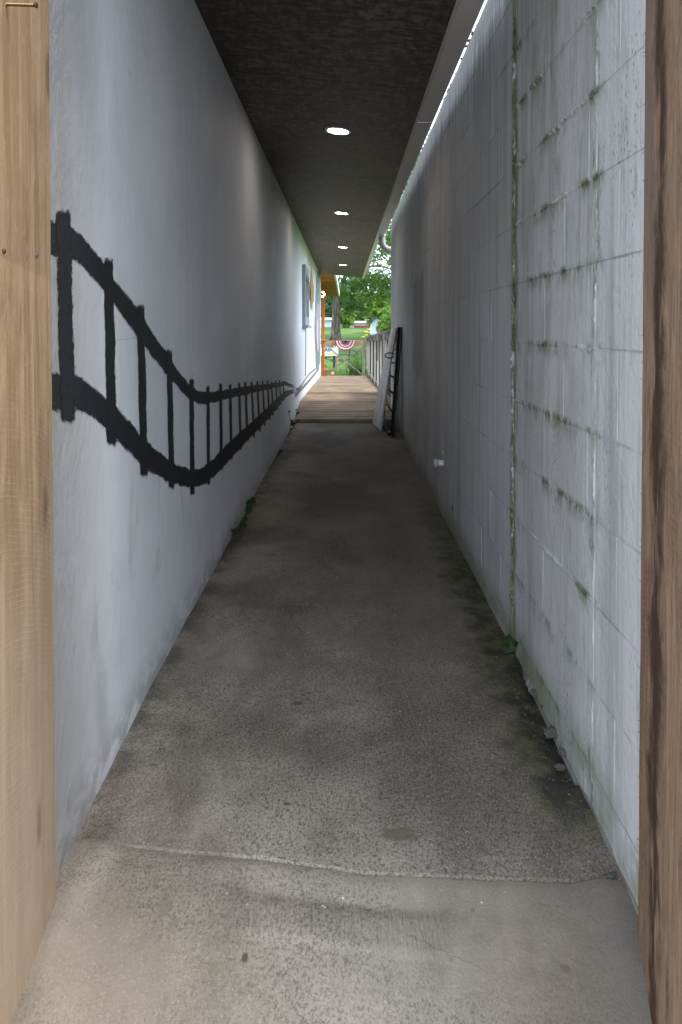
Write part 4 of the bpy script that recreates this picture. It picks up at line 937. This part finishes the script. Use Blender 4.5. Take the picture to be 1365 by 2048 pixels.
for i in range(330):
    if i < 230: y0 = random.uniform(1.6, 3.6); x0 = XR - abs(random.gauss(0, .05)) - .004
    else: x0 = random.uniform(-.58, .56); y0 = random.uniform(1.3, 4.0)
    z0 = (fl_z(x0, y0) if y0 > crack_y(x0) else ap_z(x0, y0)) + .0015; s = random.uniform(.0012, .0038) * (1.5 if i % 9 == 0 else 1)
    vv = [bm.verts.new((x0 + s * math.cos(a) * random.uniform(.5, 1.2), y0 + s * math.sin(a) * random.uniform(.5, 1.2), z0 + random.uniform(0, s))) for a in (0, 1.3, 2.6, 3.9, 5.2)]; ap_ = bm.verts.new((x0, y0, z0 + s * .8))
    for q in range(5): bm.faces.new((vv[q], vv[(q + 1) % 5], ap_))
tag(finish(bm, 'grit', simple('paint_flakes', (0.15, 0.14, 0.12), .3, 50, .9)), 'pale paint flakes and grit scattered over the concrete', 'grit', kind='stuff')

# ------------------------------------------------------------------ porch beyond the wall
po = empty('porch', (-0.6, 20, -0.2)); tag(po, 'orange cedar porch roof with post beyond the white wall end', 'porch')
y = 19.45; pz = 2.50
while y < 31:
    under(po, box('ceiling_plank', -3.2, -0.272, y, y + 0.92, pz - .006 * math.sin(y * 5), pz + .03, MT['cedar'], bev=.01)); y += 1.0
under(po, box('roof_edge', -0.268, -0.215, 18.50, 31.2, pz - .02, pz + .19, MT['white'], bev=.008))
under(po, box('front_panel', XL + .003, -0.272, 18.50, 19.44, pz - .004, pz + .03, MT['cedar'], bev=.01))
under(po, box('roof_deck', -3.3, -0.22, 18.52, 31.3, pz + .195, pz + .25, MT['roof'], bev=.004))
under(po, box('header', -0.86, -0.74, 19.5, 31, pz - .17, pz - .012, MT['cedar'], bev=.006))
for yy in (24.0,): under(po, box('post', -0.745, -0.645, yy, yy + .10, ground_h(yy) - .1, pz - .171, MT['cedar'], bev=.006))
sl = empty('string_light', (-0.6, 21, 2.0)); tag(sl, 'string of small lit bulbs hanging at the porch corner', 'string light')
cab = []
for px, py in ((643, 578), (646, 583), (649, 588), (646, 594)): cab.append(atD(px, py, 21.0) + Vector((0, 0, .02)))
under(sl, tube('cable', cab, .004, MT['blackmetal'], seg=5))
for px, py in ((646.5, 584), (649.5, 588), (646, 592.5)):
    c = atD(px, py, 21.0); bm = bmesh.new(); bmesh.ops.create_icosphere(bm, subdivisions=2, radius=.026, matrix=Matrix.Translation(c)); bo = finish(bm, 'bulb', MT['bulb'], None, True); under(sl, bo)
    under(sl, tube('socket', [c + Vector((0, 0, .02)), c + Vector((0, 0, .05))], .012, MT['blackmetal'], seg=8))

# planter and log on the deck end
a = g(645, 752, 19.55); zt = deck_z(19.55)
pl = empty('planter', (a.x + .07, 19.55, zt)); tag(pl, 'square terracotta planter at the foot of the barrier post', 'planter')
cx = a.x + .068
bm = bmesh.new()
def frust(bm, cx, cy, w0, w1, z0, z1):
    A = [bm.verts.new((cx + sx * w0, cy + sy * w0, z0)) for sx, sy in ((-1, -1), (1, -1), (1, 1), (-1, 1))]; B = [bm.verts.new((cx + sx * w1, cy + sy * w1, z1)) for sx, sy in ((-1, -1), (1, -1), (1, 1), (-1, 1))]
    bm.faces.new(A[::-1]); bm.faces.new(B)
    for i in range(4): bm.faces.new((A[i], A[(i + 1) % 4], B[(i + 1) % 4], B[i]))
frust(bm, cx, 19.55, .062, .074, zt, zt + .13); under(pl, finish(bm, 'pot_body', MT['terracotta']))
bm = bmesh.new(); frust(bm, cx, 19.55, .082, .084, zt + .131, zt + .175); under(pl, finish(bm, 'rim', MT['terracotta']))
c = g(665.5, 746, 19.6); lg = empty('log', (c.x, 19.6, deck_z(19.6))); tag(lg, 'short cut log with pale end grain resting behind the planter', 'log')
lr = .058; cz_ = deck_z(19.6) + lr + .004
under(lg, tube('bark', [(c.x, 19.5, cz_), (c.x + .02, 19.72, cz_)], lr, MT['log'], seg=14)); under(lg, tube('end_grain', [(c.x, 19.496, cz_), (c.x, 19.499, cz_)], lr * .93, MT['logend'], seg=14))

# ------------------------------------------------------------------ beyond: sign, pole, picnic tables, lilies
def text(name, body, size, loc, mat, ext=.002):
    cu = bpy.data.curves.new(name, 'FONT'); cu.body = body; cu.size = size; cu.extrude = ext; cu.align_x = 'RIGHT'; cu.offset = size * .022
    o = bpy.data.objects.new(name, cu); COL.objects.link(o); dg = bpy.context.evaluated_depsgraph_get(); me_ = bpy.data.meshes.new_from_object(o.evaluated_get(dg)); bpy.data.objects.remove(o)
    me_.materials.clear(); me_.materials.append(mat); q = bpy.data.objects.new(name, me_); COL.objects.link(q); q.location = loc; q.rotation_euler = (R(90), 0, 0); return q
SD = 24.0; s0, s1 = atD(632, 711.5, SD), atD(677, 688, SD)
sn = empty('area_sign', (s0.x, SD, ground_h(SD))); tag(sn, 'white sign board reading EXHIBIT AREA on a wooden stake past the barrier', 'sign')
under(sn, box('sign_board', s0.x, s1.x, SD, SD + .02, s0.z, s1.z, MT['signw'], bev=.002))
under(sn, text('lettering', 'EXHIBIT', .135, (s1.x - .06, SD - .002, atD(672, 695.0, SD).z), MT['ink']), text('lettering', 'AREA', .135, (s1.x - .18, SD - .002, atD(672, 702.2, SD).z), MT['ink']))
yb = atD(650, 708, SD).z
random.seed(2)
for i in range(9):                             # small yellow line, too small to read
    xx = s0.x + .05 + i * .068; under(sn, box('yellow_mark', xx, xx + random.uniform(.035, .055), SD - .004, SD - .001, yb - .012, yb + random.uniform(.018, .034), MT['yel'], bev=0))
stx = atD(674.5, 720, SD + .03); under(sn, box('stake', stx.x - .04, stx.x + .04, SD + .021, SD + .06, ground_h(SD) - .1, s1.z - .03, MT['gatewood']))
p0, p1 = atD(705.5, 748, 22.5), atD(699.5, 700, 22.5); pk = tube('garden_pole', [(p0.x, 22.5, ground_h(22.5) - .05), p0, p1, p1 + Vector((-.02, 0, .10)), p1 + Vector((-.10, 0, .15)), p1 + Vector((-.17, 0, .10))], .012, MT['blackmetal'], seg=6); tag(pk, 'thin black metal garden pole standing behind the bunting', 'pole')

def picnic(label, cx, cy, rot, w=1.25):
    t = empty('picnic_table', (cx, cy, ground_h(cy))); t.rotation_euler.z = rot; tag(t, label, 'picnic table', 'dark picnic tables on the lawn')
    def p(name, *a): o = box(name, *a, MT['tabledark']); o.parent = t
    for i in range(5): p('top_slat', -w / 2, w / 2, -.36 + i * .147, -.36 + i * .147 + .138, .70, .74)
    for s in (-1, 1):
        for i in range(2): p('seat_slat', -w / 2, w / 2, s * .72 - .14 + i * .145, s * .72 - .14 + i * .145 + .135, .42, .455)
    for s in (-1, 1):
        p('leg', s * w * .30 - .035, s * w * .30 + .035, -.16, -.09, 0, .699); p('leg', s * w * .30 - .035, s * w * .30 + .035, .09, .16, 0, .699)
        p('seat_support', s * w * .30 - .03, s * w * .30 + .03, -.84, .84, .35, .419); p('foot', s * w * .30 - .04, s * w * .30 + .04, -.55, .55, 0.001, .06)
c = atD(684, 740, 36.5); picnic('dark picnic table in the middle, seen through the crossed braces', c.x, 36.5, R(8))
c = atD(651, 738, 38); picnic('dark picnic table at left, half hidden by the barrier post', c.x - .5, 38, R(-12))
c = atD(715, 735, 39); picnic('dark picnic table at right, beside the lily leaves', c.x + .3, 39, R(20))

def lily(label, x, y, n, h, seed, flowers=0, fh=1.2):
    random.seed(seed); z = ground_h(y); t = empty('lily_plant', (x, y, z)); tag(t, label, 'plant', 'lilies beside the ramp')
    V, Fc = [], []
    for i in range(n):
        a = random.uniform(0, 2 * math.pi); L = h * random.uniform(.6, 1.15); sp = random.uniform(.25, .8) * h; w = random.uniform(.012, .024); d = Vector((math.cos(a), math.sin(a), 0)); s = Vector((-d.y, d.x, 0)); b = len(V); bx_ = Vector((x + random.gauss(0, .10), y + random.gauss(0, .10), z - .01))
        for j in range(6):
            u = j / 5; c = bx_ + d * (sp * u ** 1.6) + Vector((0, 0, L * (u - .42 * u * u * (sp / h)))); ww = w * (1 - u ** 2.2); V += [c - s * ww, c + s * ww]
        for j in range(5): q = b + 2 * j; Fc.append((q, q + 1, q + 3, q + 2))
    under(t, tag(mesh('leaves', V, Fc, MT['leafE'], None, True), kind='stuff'))
    for i in range(flowers):
        p = Vector((x + random.uniform(-.06, .06), y + random.uniform(-.1, .1), z)); top = p + Vector((random.uniform(-.06, .06), 0, fh * random.uniform(.9, 1.08)))
        fr = tube('flower_stalk', [p, p.lerp(top, .6) + Vector((.02, 0, 0)), top], .006, MT['stem'], seg=5); under(t, fr)
        bm = bmesh.new()
        for k2 in range(6):
            an = k2 * math.pi / 3 + .3; leaf_geo(bm, top, Vector((math.cos(an), math.sin(an) - .3, .75)), .085, .05, Vector((0, 0, 1)))
        under(t, finish(bm, 'flower', MT['petal'], None, True))
def lily_at(px, D, *a, **kw): lily(kw.pop('label'), (px - PPX) / F * D, D, *a, **kw)
lily_at(733, 20.25, 120, 0.95, 31, label='tall lily with large yellow flowers above the barrier corner', flowers=3, fh=1.19)
lily_at(722, 21.0, 150, .75, 32, label='leafy lily clump behind the barrier right post', flowers=1, fh=.95)
lily_at(714, 22.2, 150, .62, 33, label='low lily clump nearest the crossed braces', flowers=0)
lily_at(738, 21.9, 160, .95, 34, label='dense lily clump behind the far end of the railing', flowers=2, fh=1.25)
for i, (xx, yy, lb_) in enumerate(((0.95, 18.6, 'lily clump outside the railing far end'), (0.95, 16.8, 'lily clump outside the railing middle'), (0.98, 15.0, 'lily clump outside the railing, nearest to the block wall'))):
    lily(lb_, xx, yy, 110, 1.1, 50 + i, flowers=1, fh=1.35)

random.seed(77); V, Fc = [], []                 # mown grass near the ramp end
for i in range(9000):
    x = random.uniform(-1.6, 1.6); y = 20.0 + 14 * random.random() ** 1.5; z = ground_h(y); h = random.uniform(.03, .085); a = random.uniform(0, math.pi); w = .006 + .0004 * (y - 20); s = Vector((math.cos(a), math.sin(a), 0)) * w; b = len(V); l = Vector((random.gauss(0, .02), random.gauss(0, .02), h))
    V += [Vector((x, y, z)) - s, Vector((x, y, z)) + s, Vector((x, y, z)) + l]; Fc.append((b, b + 1, b + 2))
tag(mesh('grass', V, Fc, MT['leafE']), 'short green mown grass beyond the ramp', 'grass', kind='stuff')

# ------------------------------------------------------------------ trees and shrubs
def blob_leaves(name, clumps, per, size, mat, seed):
    random.seed(seed); V, Fc = [], []
    for c, r in clumps:
        for i in range(per):
            while True:
                q = Vector((random.uniform(-1, 1), random.uniform(-1, 1), random.uniform(-1, 1)))
                if q.length < 1: break
            p = c + Vector((q.x * r, q.y * r, q.z * r * .7)); s = size * random.uniform(.6, 1.3)
            d = Vector((random.gauss(0, 1), random.gauss(0, 1), random.gauss(-.3, .7))).normalized(); e = d.cross(Vector((random.gauss(0, 1), random.gauss(0, 1), random.gauss(0, 1)))).normalized(); nn = d.cross(e); b = len(V)
            V += [p, p + d * s * .5 + e * s * .30 + nn * s * .06, p + d * s, p + d * s * .5 - e * s * .30 + nn * s * .06]; Fc.append((b, b + 1, b + 2, b + 3))
    return mesh(name, V, Fc, mat)
def tree(name, label, base, trunk_pts, trunk_r, limbs, clumps, per, size, mat, seed, group=None, cat='tree'):
    t = empty(name, base); tag(t, label, cat, group)
    if trunk_pts:
        bm = bmesh.new(); tube_bm(bm, trunk_pts, trunk_r, 12); tk = finish(bm, 'trunk', MT['bark'], None, True); under(t, tk)
        for pts, rr in limbs: under(t, tube('limb', pts, rr, MT['bark'], seg=8))
    under(t, blob_leaves('crown', clumps, per, size, mat, seed)); return t
# the big tree with the forked trunk
D = 58.0; tb = atD(671, 686, D); tb.z = ground_h(D) - .1
tp = [tb, tb + Vector((0.02, 0, .45)), atD(672, 660, D), atD(672.5, 640, D), atD(673.5, 620, D), atD(674, 605, D), atD(673, 585, D), atD(671, 560, D), atD(668, 520, D), atD(664, 450, D)]
tr_ = [.62, .46, .37, .34, .335, .35, .26, .22, .17, .09]
limbs = [([atD(676, 612, D), atD(682, 600, D - .1), atD(685, 585, D), atD(690, 555, D), atD(702, 515, D), atD(715, 460, D)], [.20, .19, .17, .14, .10, .05]),
         ([atD(688, 570, D), atD(705, 560, D + .5), atD(725, 560, D + 1), atD(750, 565, D + 1)], [.10, .08, .05, .02]),
         ([atD(673, 590, D), atD(655, 575, D + .5), atD(630, 560, D + 1), atD(600, 556, D + 1)], [.14, .11, .08, .03]),
         ([atD(668, 520, D), atD(700, 480, D - 1), atD(745, 440, D - 2), atD(790, 420, D - 2)], [.13, .1, .07, .03]),
         ([atD(690, 555, D), atD(720, 535, D - 1.5), atD(760, 530, D - 2.5), atD(800, 545, D - 3)], [.10, .08, .06, .02])]
random.seed(101); cl_ = []
cc = atD(690, 420, D)
for i in range(330):
    while True:
        q = Vector((random.uniform(-1, 1), random.uniform(-1, 1), random.uniform(-.95, 1)))
        if .45 < q.length < 1: break
    cl_.append((cc + Vector((q.x * 8.5, q.y * 8, q.z * 6.8)), random.uniform(.7, 1.3)))
for i in range(60):                             # hanging lower branches in front
    px = random.uniform(678, 800); py = random.uniform(553, 592); cl_.append((atD(px, py, D + random.uniform(-6, 2)), random.uniform(.45, .85)))
for i in range(12): cl_.append((atD(random.uniform(694, 735), random.uniform(590, 628), D + random.uniform(-3, 2)), random.uniform(.3, .55)))
tree('shade_tree', 'big shade tree with a thick forked trunk on the lawn', tb, tp, tr_, limbs, cl_, 62, .27, MT['leafA'], 5)
# tree rising behind the block wall end
D = 44.0; b = Vector((5.2, D, ground_h(D))); cl_ = []; random.seed(8)
for i in range(120):
    while True:
        q = Vector((random.uniform(-1, 1), random.uniform(-1, 1), random.uniform(-1, 1)))
        if q.length < 1: break
    cl_.append((b + Vector((q.x * 3.4, q.y * 3.2, 7.8 + q.z * 3.6)), random.uniform(.4, .8)))
tree('shade_tree', 'tree whose leafy branches show above the end of the block wall', b, [b, b + Vector((.1, 0, 3)), b + Vector((0, 0, 6)), b + Vector((.2, 0, 9))], [.3, .22, .16, .06], [([b + Vector((0, 0, 5)), b + Vector((-1.4, 0, 7)), b + Vector((-2.8, 0, 7.8))], [.1, .07, .03])], cl_, 55, .24, MT['leafA'], 9)
def bush(name, label, px, py_top, D, half_px, mat, seed, n, per, size, group=None, cat='bush', trunk=True):
    base = Vector(((px - PPX) / F * D, D, ground_h(D))); top = atD(px, py_top, D).z; H = top - base.z; W = half_px / F * D; random.seed(seed); cl_ = []
    for i in range(n):
        while True:
            q = Vector((random.uniform(-1, 1), random.uniform(-1, 1), random.uniform(-1, 1)))
            if q.length < 1: break
        cl_.append((base + Vector((q.x * W, q.y * W, H * (.54 + .46 * q.z))), random.uniform(.16, .3) * min(W, H * .6)))
    tree(name, label, base, [base, base + Vector((.1, 0, H * .4)), base + Vector((0, 0, H * .8))], [.05 * H ** .6 + .05, .05 * H ** .6, .03], [([base + Vector((.05, 0, H * .3)), base + Vector((W * .4, 0, H * .6))], [.05, .02])], cl_, per, size, mat, seed, group, cat)
bush('lime_tree', 'bright lime green young tree at right in front of the dark trees', 758, 582, 70, 26, MT['leafB'], 61, 80, 60, .30, cat='tree')
bush('lime_tree', 'bright green leafy bush beside the block wall edge behind the railing', 779, 612, 48, 18, MT['leafB'], 62, 70, 55, .22)
bush('shrub', 'leafy bush half covering the pale blue shed', 764, 640, 60, 9, MT['leafB'], 66, 40, 50, .22)
bush('shrub', 'light green shrub right of the big trunk', 692, 615, 84, 16, MT['leafB'], 63, 60, 60, .32)
bush('shrub', 'round green shrub between the light shrub and the house', 716, 622, 88, 13, MT['leafA'], 64, 50, 55, .32)
bush('shrub', 'dark shrub seen through the porch opening left of the trunk', 655, 606, 95, 18, MT['leafC'], 65, 60, 60, .35)
for i, (px, py, D, hw, lab) in enumerate(((612, 560, 120, 45, 'leftmost dark tree of the far wood'), (668, 575, 125, 40, 'far wood tree behind the big trunk'), (712, 590, 118, 36, 'far wood tree above the red and white house'), (745, 585, 128, 36, 'far wood tree behind the lime green tree'), (795, 580, 120, 40, 'rightmost dark tree of the far wood'), (640, 590, 140, 40, 'pale far tree between the leftmost and the trunk'), (850, 575, 130, 50, 'far wood tree hidden mostly behind the block wall'))):
    bush('far_tree', lab, px, py, D, hw, MT['leafC'], 80 + i, 90, 60, .5, 'trees of the far wood', 'tree')

# ------------------------------------------------------------------ far houses
def house(name, label, px0, px1, py_base, py_eave, py_ridge, D, depth, wall, roofm, red=False, gable=False):
    a, b = atD(px0, py_base, D), atD(px1, py_base, D); ez_ = atD(px0, py_eave, D).z; rz = atD(px0, py_ridge, D).z; z0 = min(a.z, ground_h(D)) - .3
    h = empty(name, (a.x, D, z0)); tag(h, label, 'house' if 'shed' not in label else 'shed')
    under(h, box('wall', a.x, b.x, D, D + depth, z0, ez_, wall, bev=.01))
    if gable:
        m = (a.x + b.x) / 2; o = .15; bm = bmesh.new()
        P = [(a.x - o, ez_ - .05), (m, rz), (b.x + o, ez_ - .05), (b.x + o, ez_ + .03), (m, rz + .1), (a.x - o, ez_ + .03)]
        A = [bm.verts.new((x, D - .2, z)) for x, z in P]; B = [bm.verts.new((x, D + depth + .2, z)) for x, z in P]; bm.faces.new(A); bm.faces.new(B[::-1])
        for i in range(6): bm.faces.new((A[i], A[(i + 1) % 6], B[(i + 1) % 6], B[i]))
        under(h, finish(bm, 'roof', roofm)); under(h, mesh('gable', [(a.x, D + .005, ez_), (b.x, D + .005, ez_), (m, D + .005, rz)], [(0, 1, 2)], wall))
    else:
        under(h, mesh('roof', [(a.x - .3, D - .4, ez_), (b.x + .3, D - .4, ez_), (b.x + .3, D + depth / 2, rz), (a.x - .3, D + depth / 2, rz), (b.x + .3, D + depth + .4, ez_), (a.x - .3, D + depth + .4, ez_)], [(0, 1, 2, 3), (3, 2, 4, 5), (0, 3, 5), (1, 4, 2), (0, 5, 4, 1)], roofm))
    if red: r0 = atD(px0 + 9, 0, D).x; under(h, box('lower_siding', r0, b.x + .012, D - .03, D - .004, atD(0, py_base - 1.5, D).z, atD(0, py_base - 6, D).z, MT['housered'], bev=0))
    w = (b.x - a.x)
    for f in ((.12, .22), (.50, .60), (.78, .90)):
        fr = box('window', a.x + w * f[0], a.x + w * f[1], D - .05, D - .006, lerp(a.z, ez_, .60), lerp(a.z, ez_, .90), MT['white'], bev=.01); under(h, fr)
        pn_ = box('pane', a.x + w * f[0] + .06, a.x + w * f[1] - .06, D - .056, D - .051, lerp(a.z, ez_, .60) + .06, lerp(a.z, ez_, .90) - .06, MT['darkglass'], bev=0); pn_.parent = fr; pn_.matrix_parent_inverse = Matrix.Translation(-Vector(h.location)) @ Matrix() if False else fr.matrix_world.inverted() if False else Matrix()
    return h
house('house', 'long white house with red lower siding across the lawn', 700, 741, 657, 646, 641, 84, 6, MT['housew'], MT['shingle'], red=True)
house('house', 'house with a brown shingle roof behind the leaves', 700, 772, 655, 640, 631, 98, 8, MT['housew'], MT['shingle'])
house('garden_shed', 'pale blue shed with a dark gable roof at right across the lawn', 744, 766, 664, 645, 634, 66, 4, MT['blue'], MT['roof'], gable=True)
house('house', 'pale blue house glimpsed left of the big trunk', 640, 664, 656, 640, 634, 90, 6, MT['blue'], MT['shingle'])
